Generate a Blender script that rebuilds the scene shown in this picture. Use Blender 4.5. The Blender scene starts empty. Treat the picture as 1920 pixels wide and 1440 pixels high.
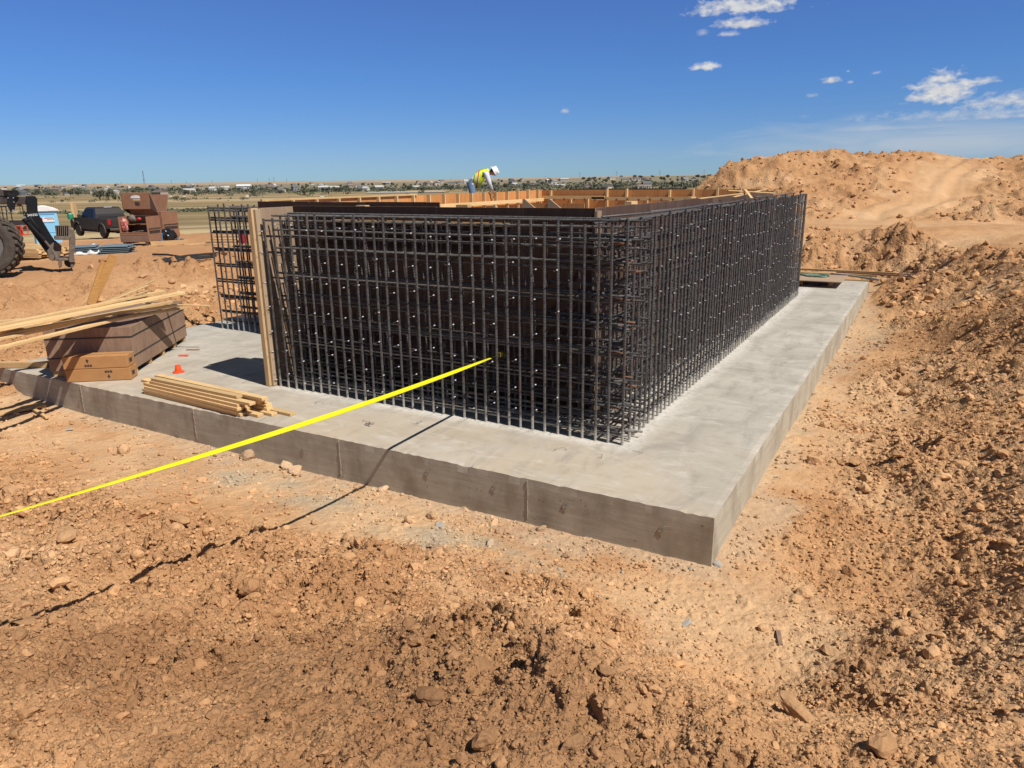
import bpy, bmesh, math, random
import numpy as np
from mathutils import Vector, Matrix, Quaternion

random.seed(7)
sc = bpy.context.scene
COL = sc.collection
PI = math.pi

# ------------------------------------------------------------------ helpers
def tag(o, label=None, cat=None, group=None, kind=None):
    if label: o['label'] = label
    if cat: o['category'] = cat
    if group: o['group'] = group
    if kind: o['kind'] = kind
    return o

def thing(name, label, cat, loc=(0, 0, 0), rz=0.0, group=None):
    o = bpy.data.objects.new(name, None)
    o.empty_display_size = 0.2
    COL.objects.link(o)
    o.location = loc
    o.rotation_euler = (0, 0, rz)
    return tag(o, label, cat, group)

class MB:
    """collects shapes for ONE mesh object"""
    def __init__(s): s.v = []; s.f = []; s.m = []; s.mi = 0
    def add(s, vs, fs):
        b = len(s.v); s.v += [tuple(p) for p in vs]
        s.f += [tuple(b + i for i in f) for f in fs]; s.m += [s.mi] * len(fs)
    def box(s, c, d, rot=None, taper=None):
        hx, hy, hz = d[0] / 2, d[1] / 2, d[2] / 2
        vs = [Vector((x, y, z)) for z in (-hz, hz) for x, y in ((-hx, -hy), (hx, -hy), (hx, hy), (-hx, hy))]
        if taper:
            for v in vs[4:]: v.x *= taper[0]; v.y *= taper[1]
        if rot is not None: vs = [rot @ v for v in vs]
        c = Vector(c)
        s.add([c + v for v in vs], [(3, 2, 1, 0), (4, 5, 6, 7), (0, 1, 5, 4), (1, 2, 6, 5), (2, 3, 7, 6), (3, 0, 4, 7)])
    def mm(s, a, b):
        s.box([(a[i] + b[i]) / 2 for i in range(3)], [abs(b[i] - a[i]) for i in range(3)])
    def beam(s, p, q, w, h, up=(0, 0, 1), cham=0.0):
        p = Vector(p); q = Vector(q); d = (q - p); L = d.length; d.normalize()
        sd = d.cross(Vector(up)); sd.normalize(); u = sd.cross(d)
        r = Matrix((sd, d, u)).transposed()
        s.box((p + q) / 2, (w, L, h), r)
    def tube(s, pts, r, n=6, cap=True):
        pts = [Vector(p) for p in pts]; rings = []
        for i, p in enumerate(pts):
            d = (pts[min(i + 1, len(pts) - 1)] - pts[max(i - 1, 0)]).normalized()
            a = d.orthogonal().normalized() if i == 0 else (prev - d * prev.dot(d)).normalized()
            prev = a; b = d.cross(a)
            rr = r[i] if isinstance(r, (list, tuple)) else r
            rings.append([p + a * (rr * math.cos(2 * PI * k / n)) + b * (rr * math.sin(2 * PI * k / n)) for k in range(n)])
        vs = [v for g in rings for v in g]; fs = []
        for i in range(len(pts) - 1):
            for k in range(n):
                fs.append((i * n + k, i * n + (k + 1) % n, (i + 1) * n + (k + 1) % n, (i + 1) * n + k))
        if cap:
            fs.append(tuple(range(n - 1, -1, -1))); fs.append(tuple((len(pts) - 1) * n + k for k in range(n)))
        s.add(vs, fs)
    def lathe(s, prof, n=24, axis='z', c=(0, 0, 0), cap=True):
        vs = []; fs = []
        for r, h in prof:
            for k in range(n):
                a = 2 * PI * k / n; x, y = r * math.cos(a), r * math.sin(a)
                vs.append((x, y, h) if axis == 'z' else ((x, h, y) if axis == 'y' else (h, x, y)))
        for i in range(len(prof) - 1):
            for k in range(n):
                fs.append((i * n + k, i * n + (k + 1) % n, (i + 1) * n + (k + 1) % n, (i + 1) * n + k))
        if cap:
            fs.append(tuple(range(n - 1, -1, -1))); fs.append(tuple((len(prof) - 1) * n + k for k in range(n)))
        s.add([(v[0] + c[0], v[1] + c[1], v[2] + c[2]) for v in vs], fs)
    def prism(s, poly, y0, y1, M=None):
        """poly in (x,z), extruded along y"""
        n = len(poly)
        vs = [Vector((x, y0, z)) for x, z in poly] + [Vector((x, y1, z)) for x, z in poly]
        if M is not None: vs = [M @ v for v in vs]
        fs = [tuple(range(n)), tuple(range(2 * n - 1, n - 1, -1))]
        for i in range(n): fs.append((i, i + n, (i + 1) % n + n, (i + 1) % n))
        s.add(vs, fs)
    def build(s, name, mats, parent=None, bevel=0.0, smooth=False, world=False, seg=1):
        me = bpy.data.meshes.new(name)
        off = Vector((0, 0, 0))
        vs = s.v
        if world and parent is not None:
            Mi = Matrix.LocRotScale(parent.location, parent.rotation_euler, None).inverted()
            vs = [tuple(Mi @ Vector(v)) for v in vs]
        me.from_pydata(vs, [], s.f)
        bm = bmesh.new(); bm.from_mesh(me); bmesh.ops.recalc_face_normals(bm, faces=bm.faces); bm.to_mesh(me); bm.free()
        if not isinstance(mats, (list, tuple)): mats = [mats]
        for m in mats: me.materials.append(m)
        for p, i in zip(me.polygons, s.m): p.material_index = min(i, len(mats) - 1)
        if smooth:
            for p in me.polygons: p.use_smooth = True
        o = bpy.data.objects.new(name, me); COL.objects.link(o)
        if parent is not None: o.parent = parent
        if bevel > 0:
            b = o.modifiers.new('bevel', 'BEVEL'); b.width = bevel; b.segments = seg; b.limit_method = 'ANGLE'; b.angle_limit = 0.7
        return o

def copy_tree(o, parent=None):
    c = o.copy(); COL.objects.link(c)
    if parent is not None: c.parent = parent
    for ch in [x for x in bpy.data.objects if x.parent == o]: copy_tree(ch, c)
    return c

def np_mesh(name, v, f, mats, parent=None, smooth=False, col=None, mi=None):
    """big mesh from numpy arrays; f is n x 3 or n x 4"""
    me = bpy.data.meshes.new(name)
    k = f.shape[1]
    me.vertices.add(len(v)); me.vertices.foreach_set('co', np.ascontiguousarray(v, np.float32).ravel())
    me.loops.add(f.size); me.loops.foreach_set('vertex_index', np.ascontiguousarray(f, np.int32).ravel())
    me.polygons.add(len(f)); me.polygons.foreach_set('loop_start', np.arange(0, f.size, k, dtype=np.int32))
    me.polygons.foreach_set('loop_total', np.full(len(f), k, np.int32))
    me.polygons.foreach_set('use_smooth', np.full(len(f), smooth, bool))
    if not isinstance(mats, (list, tuple)): mats = [mats]
    for m in mats: me.materials.append(m)
    if mi is not None: me.polygons.foreach_set('material_index', mi.astype(np.int32))
    me.update(calc_edges=True)
    if col is not None:
        a = me.color_attributes.new('Col', 'FLOAT_COLOR', 'POINT')
        a.data.foreach_set('color', np.ascontiguousarray(np.c_[col, np.ones(len(col))], np.float32).ravel())
    me.validate()
    o = bpy.data.objects.new(name, me); COL.objects.link(o)
    if parent is not None: o.parent = parent
    return o

# ------------------------------------------------------------------ materials
def newmat(name):
    m = bpy.data.materials.new(name); m.use_nodes = True
    nt = m.node_tree; b = nt.nodes['Principled BSDF']
    return m, nt, b

def N(nt, t, **kw):
    n = nt.nodes.new(t)
    for k, v in kw.items():
        if k in n.inputs: n.inputs[k].default_value = v
        else: setattr(n, k, v)
    return n

def mathn(nt, op, a, b=None, c=None, clamp=False):
    n = nt.nodes.new('ShaderNodeMath'); n.operation = op; n.use_clamp = clamp
    for i, x in enumerate((a, b, c)):
        if x is None: continue
        if isinstance(x, (int, float)): n.inputs[i].default_value = x
        else: nt.links.new(x, n.inputs[i])
    return n.outputs[0]

def mixc(nt, f, a, b, mode='MIX'):
    n = nt.nodes.new('ShaderNodeMix'); n.data_type = 'RGBA'; n.blend_type = mode
    for s, x in ((n.inputs[0], f), (n.inputs[6], a), (n.inputs[7], b)):
        if isinstance(x, (int, float)): s.default_value = x
        elif isinstance(x, tuple): s.default_value = (*x, 1) if len(x) == 3 else x
        else: nt.links.new(x, s)
    return n.outputs[2]

def ramp(nt, x, a, b):
    n = nt.nodes.new('ShaderNodeMapRange'); n.inputs[1].default_value = a; n.inputs[2].default_value = b
    nt.links.new(x, n.inputs[0]); return n.outputs[0]

def noise(nt, co, scale, detail=4, rough=0.6, stretch=None, dist=0.0):
    if stretch:
        mp = nt.nodes.new('ShaderNodeMapping'); mp.inputs['Scale'].default_value = stretch
        nt.links.new(co, mp.inputs['Vector']); co = mp.outputs[0]
    n = nt.nodes.new('ShaderNodeTexNoise'); n.inputs['Scale'].default_value = scale
    n.inputs['Detail'].default_value = detail; n.inputs['Roughness'].default_value = rough; n.inputs['Distortion'].default_value = dist
    nt.links.new(co, n.inputs['Vector']); return n.outputs['Fac']

def objco(nt, world=False):
    if world:
        return nt.nodes.new('ShaderNodeNewGeometry').outputs['Position']
    return nt.nodes.new('ShaderNodeTexCoord').outputs['Object']

def bump(nt, b, h, strength=0.5, dist=0.01):
    n = nt.nodes.new('ShaderNodeBump'); n.inputs['Strength'].default_value = strength; n.inputs['Distance'].default_value = dist
    nt.links.new(h, n.inputs['Height']); nt.links.new(n.outputs[0], b.inputs['Normal'])

def simple(name, c1, c2=None, scale=6, rough=0.7, stretch=None, metal=0.0, bmp=0.0, bdist=0.003, lo=0.35, hi=0.65, detail=5, spec=None, rnd=0.0, c3=None, s3=2.0, l3=0.55, h3=0.75):
    """two tone noise material with optional third patchy tone, per-object value jitter and bump"""
    m, nt, b = newmat(name)
    co = objco(nt)
    oi = nt.nodes.new('ShaderNodeObjectInfo')
    off = nt.nodes.new('ShaderNodeVectorMath'); off.operation = 'ADD'
    mul = mathn(nt, 'MULTIPLY', oi.outputs['Random'], 37.0)
    cmb = nt.nodes.new('ShaderNodeCombineXYZ'); nt.links.new(mul, cmb.inputs[0]); nt.links.new(mul, cmb.inputs[1])
    nt.links.new(co, off.inputs[0]); nt.links.new(cmb.outputs[0], off.inputs[1]); co = off.outputs[0]
    f = noise(nt, co, scale, detail, 0.65, stretch)
    col = mixc(nt, ramp(nt, f, lo, hi), c1, c2 or c1)
    if c3:
        g = noise(nt, co, s3, 6, 0.65)
        col = mixc(nt, ramp(nt, g, l3, h3), col, c3)
    if rnd:
        v = mathn(nt, 'MULTIPLY_ADD', oi.outputs['Random'], 2 * rnd, 1 - rnd)
        hs = nt.nodes.new('ShaderNodeHueSaturation'); nt.links.new(v, hs.inputs['Value']); nt.links.new(col, hs.inputs['Color']); col = hs.outputs[0]
    nt.links.new(col, b.inputs['Base Color'])
    b.inputs['Roughness'].default_value = rough; b.inputs['Metallic'].default_value = metal
    if spec is not None: b.inputs['Specular IOR Level'].default_value = spec
    if bmp: bump(nt, b, f, bmp, bdist)
    return m

# ------------------------------------------------------------------ camera (measured from the photograph)
CAM = Vector((1.2811, -5.6225, 2.7416))
yaw, pitch, roll = 0.5191771, 0.2749213, -0.0135098
cy, sy, cp, sp = math.cos(yaw), math.sin(yaw), math.cos(pitch), math.sin(pitch)
fw = Vector((-sy * cp, cy * cp, -sp)); rt = Vector((cy, sy, 0)); up = rt.cross(fw)
r2 = rt * math.cos(roll) + up * math.sin(roll); u2 = up * math.cos(roll) - rt * math.sin(roll)
cam = bpy.data.cameras.new('camera'); camo = bpy.data.objects.new('camera', cam); COL.objects.link(camo)
camo.matrix_world = Matrix(((r2.x, u2.x, -fw.x, CAM.x), (r2.y, u2.y, -fw.y, CAM.y), (r2.z, u2.z, -fw.z, CAM.z), (0, 0, 0, 1)))
FPX = 1357.65
cam.sensor_width = 36; cam.lens = FPX / 1920 * 36; cam.clip_end = 30000; cam.clip_start = 0.05
sc.camera = camo

def ray(px, py):
    return r2 * ((px - 960) / FPX) + u2 * (-(py - 720) / FPX) + fw
def gz(px, py, z):            # the point seen at a photo pixel on a level plane
    d = ray(px, py); return CAM + d * ((z - CAM.z) / d.z)
def gd(px, py, D):            # ... at a distance along the view axis
    return CAM + ray(px, py) * D
def gx_(px, py, x):
    d = ray(px, py); return CAM + d * ((x - CAM.x) / d.x)
def gy_(px, py, y):
    d = ray(px, py); return CAM + d * ((y - CAM.y) / d.y)

# ------------------------------------------------------------------ light
SUN = Vector((0.58566, -0.1014, 0.80419)).normalized()
elev = math.asin(SUN.z); azim = math.atan2(SUN.x, SUN.y)
sun = bpy.data.lights.new('sun', 'SUN'); suno = bpy.data.objects.new('sun', sun); COL.objects.link(suno)
sun.energy = 5.0; sun.angle = math.radians(0.53); sun.color = (1.0, 0.945, 0.86)
suno.rotation_euler = SUN.to_track_quat('Z', 'Y').to_euler(); suno.location = (0, 0, 30)

W = bpy.data.worlds.new('World'); sc.world = W; W.use_nodes = True
nt = W.node_tree; bg = nt.nodes['Background']
sky = nt.nodes.new('ShaderNodeTexSky'); sky.sky_type = 'NISHITA'; sky.sun_disc = False
sky.sun_elevation = elev; sky.sun_rotation = azim
sky.altitude = 1600; sky.air_density = SKY_AIR if 'SKY_AIR' in globals() else 0.75; sky.dust_density = 0.05; sky.ozone_density = 3.0
tc = nt.nodes.new('ShaderNodeTexCoord')
sep = nt.nodes.new('ShaderNodeSeparateXYZ'); nt.links.new(tc.outputs['Generated'], sep.inputs[0])
azn = mathn(nt, 'ARCTAN2', sep.outputs[0], sep.outputs[1])
eln = mathn(nt, 'ARCSINE', sep.outputs[2])
cmb = nt.nodes.new('ShaderNodeCombineXYZ'); nt.links.new(azn, cmb.inputs[0]); nt.links.new(eln, cmb.inputs[1])
cn1 = noise(nt, cmb.outputs[0], 70, 8, 0.6, (1, 1.7, 1), 0.25)
cn2 = noise(nt, cmb.outputs[0], 16, 4, 0.55, (1, 2.6, 1), 0.3)
cn3 = noise(nt, cmb.outputs[0], 26, 6, 0.6, (0.35, 2.2, 1), 0.8)
cnz = mathn(nt, 'ADD', mathn(nt, 'MULTIPLY', mathn(nt, 'SUBTRACT', cn1, 0.46), 2.9), mathn(nt, 'MULTIPLY', mathn(nt, 'SUBTRACT', cn2, 0.5), 1.6))
def azel(px, py):
    d = ray(px, py).normalized(); return math.atan2(d.x, d.y), math.asin(d.z)
def cloud(px, py, w, h, soft=1.6, gain=1.0, nz=1.0, src=None):
    a, e = azel(px, py); sa, se = w / FPX / 2, h / FPX / 2
    dx = mathn(nt, 'DIVIDE', mathn(nt, 'SUBTRACT', azn, a), sa); dy = mathn(nt, 'DIVIDE', mathn(nt, 'SUBTRACT', eln, e), se)
    # flat base: the lower half of each cloud falls off faster
    dyl = mathn(nt, 'MULTIPLY', mathn(nt, 'MINIMUM', dy, 0.0), 1.5); dyh = mathn(nt, 'MAXIMUM', dy, 0.0)
    dy2 = mathn(nt, 'ADD', dyl, dyh)
    d = mathn(nt, 'SQRT', mathn(nt, 'ADD', mathn(nt, 'MULTIPLY', dx, dx), mathn(nt, 'MULTIPLY', dy2, dy2)))
    v = mathn(nt, 'ADD', mathn(nt, 'SUBTRACT', 1.0, d), mathn(nt, 'MULTIPLY', src or cnz, nz))
    return mathn(nt, 'MULTIPLY', ramp(nt, v, 0.0, soft), gain, clamp=True)
cl = [cloud(1400, 14, 165, 30, 0.8, .95, .8), cloud(1388, 45, 88, 22, 0.7, .95, .7), cloud(1318, 61, 26, 12, 1.2, .45, .8), cloud(1362, 64, 40, 10, 1.0, .6, .8),
      cloud(1326, 125, 50, 18, 0.7, 1, .7), cloud(1058, 208, 18, 12, 0.9, .95, .8), cloud(1558, 152, 34, 13, 0.8, .95, .7), cloud(1594, 154, 9, 6, 1.2, .5), cloud(1640, 137, 18, 7, 1.4, .5),
      cloud(1524, 180, 18, 8, 1.5, .45), cloud(1510, 219, 20, 8, 1.5, .4), cloud(1590, 134, 6, 4, 1.2, .4),
      cloud(1775, 172, 92, 52, 0.75, 1, .75), cloud(1768, 150, 40, 26, 0.8, 1, .7), cloud(1720, 184, 40, 16, 0.8, .95, .7), cloud(1838, 153, 60, 13, 0.9, .8, .8), cloud(1690, 195, 20, 6, 1.4, .4),
      cloud(1890, 192, 130, 34, 1.1, .85, .9), cloud(1830, 214, 300, 18, 1.5, .6, .9), cloud(1890, 218, 190, 10, 1.2, .6, .9)]
m = cl[0]
for c in cl[1:]: m = mathn(nt, 'MAXIMUM', m, c)
band = cloud(1790, 268, 680, 80, 1.1, .60, 1.5, mathn(nt, 'SUBTRACT', cn3, 0.36))
wisp = cloud(1690, 240, 360, 16, 1.2, .55, 1.2, mathn(nt, 'MULTIPLY', mathn(nt, 'SUBTRACT', cn3, 0.42), 2.0))
band = mathn(nt, 'MAXIMUM', band, wisp)
# the sky colour, cleared of the default haze near the horizon
hsv = nt.nodes.new('ShaderNodeHueSaturation'); hsv.inputs['Saturation'].default_value = 1.12; hsv.inputs['Value'].default_value = 1.0
nt.links.new(sky.outputs[0], hsv.inputs['Color'])
cr = nt.nodes.new('ShaderNodeValToRGB'); el_ = cr.color_ramp.elements          # thin dry air: deeper blue, less glare low down
el_[0].position = .0; el_[0].color = (.33, .455, .61, 1); el_[1].position = .62; el_[1].color = (1.0, .80, .56, 1)  # upper sky, out of view, warmed to cut blue from the shadow fill
for ps, c in ((.045, (.435, .52, .67)), (.18, (.50, .655, .87)), (.33, (.66, .74, 1.0))):
    q = el_.new(ps); q.color = (*c, 1)
nt.links.new(mathn(nt, 'MULTIPLY', eln, 1.43), cr.inputs[0])
SKYCOL = mixc(nt, 1.0, hsv.outputs[0], cr.outputs[0], 'MULTIPLY')
CW = 5.6
shade = mixc(nt, ramp(nt, cn1, 0.35, 0.62), (CW * .78, CW * .82, CW * .9), (CW * 1.05, CW * 1.05, CW * 1.05))
c1 = mixc(nt, band, SKYCOL, (CW * .80, CW * .86, CW * .93))
c2 = mixc(nt, m, c1, shade)
nt.links.new(c2, bg.inputs['Color']); bg.inputs['Strength'].default_value = 0.11

vs = sc.view_settings; vs.view_transform = 'Standard'; vs.look = 'None'; vs.exposure = 0.15; vs.gamma = 1
sc.cycles.use_denoising = True
sc.cycles.max_bounces = 6; sc.cycles.diffuse_bounces = 3
# ------------------------------------------------------------------ numpy noise
_rs = np.random.RandomState(11)
_perm = _rs.permutation(4096); _ang = _rs.rand(4096) * 2 * np.pi
_gx, _gy = np.cos(_ang), np.sin(_ang); _rnd = _rs.rand(4096, 6)
def _hash(ix, iy, seed): return _perm[(_perm[(ix + seed * 131) & 4095] + iy + seed * 17) & 4095]
def pn(x, y, seed=0):
    x0 = np.floor(x).astype(np.int64); y0 = np.floor(y).astype(np.int64); fx = x - x0; fy = y - y0
    u = fx * fx * fx * (fx * (fx * 6 - 15) + 10); v = fy * fy * fy * (fy * (fy * 6 - 15) + 10)
    def g(i, j):
        h = _hash(x0 + i, y0 + j, seed); return _gx[h] * (fx - i) + _gy[h] * (fy - j)
    a = g(0, 0); b = g(1, 0); c = g(0, 1); d = g(1, 1)
    return 1.5 * ((a + u * (b - a)) + v * ((c + u * (d - c)) - (a + u * (b - a))))
def fbm(x, y, octv=4, seed=0, gain=0.5):
    s = np.zeros_like(x); a = 1.0; f = 1.0
    for i in range(octv):
        s += a * pn(x * f + i * 7.3, y * f - i * 3.1, seed + i); a *= gain; f *= 2.03
    return s
def clods(x, y, cell, prob, seed, hk=0.75):
    """height of irregular lumps scattered one per cell"""
    wx = x + cell * .32 * pn(x / cell * 2.3, y / cell * 2.3, seed + 50); wy = y + cell * .32 * pn(x / cell * 2.3 + 9, y / cell * 2.3, seed + 51)
    gx = np.floor(wx / cell).astype(np.int64); gy = np.floor(wy / cell).astype(np.int64); out = np.zeros_like(x)
    for i in (-1, 0, 1):
        for j in (-1, 0, 1):
            h = _hash(gx + i, gy + j, seed); R = _rnd[h]
            px = (gx + i + .15 + .7 * R[:, 0]) * cell; py = (gy + j + .15 + .7 * R[:, 1]) * cell
            rad = cell * (.16 + .34 * R[:, 2] ** 1.5); an = R[:, 3] * 6.28; ca, sa = np.cos(an), np.sin(an)
            dx = wx - px; dy = wy - py; q = ((dx * ca + dy * sa) / rad) ** 2 + ((dy * ca - dx * sa) / (rad * (.55 + .4 * R[:, 4]))) ** 2
            t = np.clip(1 - q, 0, 1); hgt = rad * hk * (.5 + .7 * R[:, 4]) * np.minimum(1.0, 2.1 * t ** .6)
            out = np.maximum(out, np.where(R[:, 5] < prob, hgt, 0))
    return out
def sstep(a, b, x):
    t = np.clip((x - a) / (b - a), 0, 1); return t * t * (3 - 2 * t)

# ------------------------------------------------------------------ terrain
CP = np.array([
 # pit floor round and under the slab
 (-9.5,-.9,-.43),(-7.5,-.6,-.43),(-4.5,-.8,-.44),(-2.6,-.6,-.43),(-1.5,-.5,-.43),(0.1,-.8,-.43),(.5,-.95,-.42),(.9,-1.05,-.4),(.4,.8,-.43),(.4,2.5,-.43),(.4,4.2,-.43),(.4,8,-.43),(.42,12.5,-.42),(.2,17,-.4),(-3,17.4,-.43),(-7,17.4,-.43),
 (-10.5,-.7,-.42),(-5,5,-.47),(-5,12,-.47),(-2,9,-.47),(-9,9,-.4),(-9,13,-.4),(-9,3,-.45),(-2,3,-.47),
 (-11.8,.2,-.12),(-12,1,-.06),(-12,3,-.05),(-12.1,5,-.04),(-12,9,-.05),(-12,14,-.05),(-12,-.9,-.3),
 # left bank and plateau
 (-13.4,2,.1),(-14.3,3.5,.34),(-15.2,5,.6),(-16.2,3.6,.72),(-16.5,7,.74),(-15.7,6.3,.7),(-15.9,8.3,.72),(-14.3,8,.3),(-16,11,.72),(-14.3,11,.3),(-16,15,.72),(-14.3,15,.3),
 (-14,-1,.15),(-15.5,0,.5),(-17,1.2,.74),(-18,3,.75),(-20,6,.75),(-22,10,.75),(-24,13,.75),(-20,12,.75),(-26,8,.72),(-30,12,.4),(-36,15,-.4),(-45,22,-.6),(-50,25,-.85),(-30,20,.4),(-40,35,-.8),(-20,20,.7),(-15,22,.7),(-10,22,.72),(-5,23,.8),(-20,35,.0),(-12,40,-.4),(-20,-5,.8),(-30,0,.5),(-30,-15,.6),(-12,-4,.3),(-15,-8,.8),
 # the bank the photographer stands on
 (-6.4,-2.5,-.27),(-4.3,-2.2,-.25),(-3.0,-4.0,.3),(-1.37,-4.7,.75),(-1.82,-3.2,.2),(-.56,-4.26,.75),(.28,-3.9,.86),(-.5,-2.6,.30),(-1.05,-1.65,-.16),(1.02,-3.3,.82),(.38,-2.55,.34),(.25,-1.75,-.3),(1.44,-2.9,.72),(1.85,-2.75,.74),(.8,-2.0,-.2),
 (1.93,-1.7,.12),(1.45,-1.85,-.08),(1.28,-5.6,1.15),(-3,-7,1.0),(5,-7,1.25),(1.3,-9,1.3),(-6,-5,.35),(-9,-4,0),(-6,-9,.9),(3.6,-3.6,.95),(1.1,-1.2,-.33),
 # right bank
 (1.75,.25,-.30),(2.3,-.3,.16),(2.6,1.7,.36),(1.55,2.0,-.34),(2.2,3.5,.10),(1.5,5,-.36),(3.2,5.0,.66),(2.6,9,.48),(1.7,9,-.24),(1.55,13,-.25),(2.4,13,.3),(3.4,13.7,.85),(3.6,-1,.8),(3.6,1.5,.9),(4.2,4,1.1),(4.3,8,1.0),(5.2,13,1.1),(6,-1,1.3),(6.5,6,1.4),(8,13,1.3),(10,0,1.6),(3.2,9.5,.78),(3.0,7,.64),(5,1.5,1.05),
 # back of the pit, haul road and spoil heap
 (-.06,18.6,-.3),(-2.45,21.0,.78),(.66,20.05,.8),(-4,19,-.3),(-6,18.9,-.3),(-10,18.8,-.3),(-12.5,18,.1),(-8,21,.75),(1.6,18,.35),(2.6,17,.85),(-4.5,21.2,.8),
 (-1,24,.9),(3,23,.95),(6,22,1.0),(8,28,1.0),(4,26,.95),(10,20,1.2),(12,26,1.2),(-6,25,.75),
 (-5.85,27.94,.75),(-3.41,28.6,.87),(-1.56,28.03,.84),(.34,29.16,.93),(2.25,29.01,.85),(4.03,28.81,.8),(6.17,30.05,.85),(10,32,1.1),
 (-6.94,34.99,2.2),(-4.26,36.51,2.3),(-1.93,36.51,1.85),(-.03,37.58,1.8),(2.36,38.89,1.65),(4.75,41.61,2.15),(7.67,43.27,2.1),(-8.9,34,1.1),(-5,31.5,1.3),(-7.4,31,.6),
 (-12.2,36.2,.5),(-10.6,36.8,1.9),(-9.9,38.33,2.95),(-8.7,40.3,3.35),(-7.3,42.4,3.72),(-5.5,44.7,3.85),(-3.56,46.93,3.62),(-1.3,49.5,3.92),(.5,51.75,3.95),(2.4,52.7,3.65),(4.2,53.75,3.55),(6.1,54.8,3.6),(10,57,3.6),(16,60,3.6),(16,45,2.2),(16,34,1.3),
 (-15,42,-.5),(-13,47,.2),(-9,52,2.2),(-4,57,3.0),(2,62,3.2),(10,68,3.0),(-18,50,-.9),(-14,58,-.6),(-6,68,.2),(4,75,.3),
 (20,0,1.7),(25,20,1.6),(20,-15,1.5),(0,-20,1.4),(-15,-20,1.0),(40,0,1.2),(35,40,1.5),(0,-45,.5),(-45,-25,.0),(45,-30,.6),(60,30,.4),(-60,10,-1.1),(-58,35,-1.3),(-40,58,-1.4),(-25,66,-1.3),(60,62,.5),(25,80,.8),
], float)
def _phi(d2): return np.sqrt(d2 + 0.35)
_A = _phi(((CP[:, None, :2] - CP[None, :, :2]) ** 2).sum(-1))
_wt = np.linalg.solve(_A + 1e-3 * np.eye(len(CP)), CP[:, 2] - 0.0)
def rbf(x, y):
    o = np.zeros_like(x)
    for s in range(0, len(x), 40000):
        X = x[s:s + 40000, None]; Y = y[s:s + 40000, None]
        o[s:s + 40000] = _phi((X - CP[None, :, 0]) ** 2 + (Y - CP[None, :, 1]) ** 2) @ _wt
    return o
FR = np.log([50, 60, 100, 200, 300, 400, 800, 1200, 1700, 2500, 4000, 8000, 15000]); FZ = [-.9, -1.2, -2.8, -6.5, -9, -11, -14.5, -16, -14.5, -8, 0, 6, -10]
def far_h(x, y):
    dx = x - CAM.x; dy = y - CAM.y; r = np.hypot(dx, dy) + 1e-6; th = np.arctan2(-dx, dy)     # th: to the left of +Y
    z = np.interp(np.log(r), FR, FZ)
    s = sstep(.75, .15, th)
    z = z + s * (sstep(900, 2400, r) * 15) * (1 - sstep(6000, 12000, r)) + (1 - s) * sstep(2400, 4500, r) * 8 * (1 - sstep(6000, 12000, r))
    return z + pn(x / 420, y / 420, 5) * np.clip(r / 700, 0, 2.2) + pn(x / 90, y / 90, 6) * np.clip(r / 900, 0, .5)
SLX0, SLX1, SLY0, SLY1 = -11.35, 0.0, 0.0, 16.2
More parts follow.
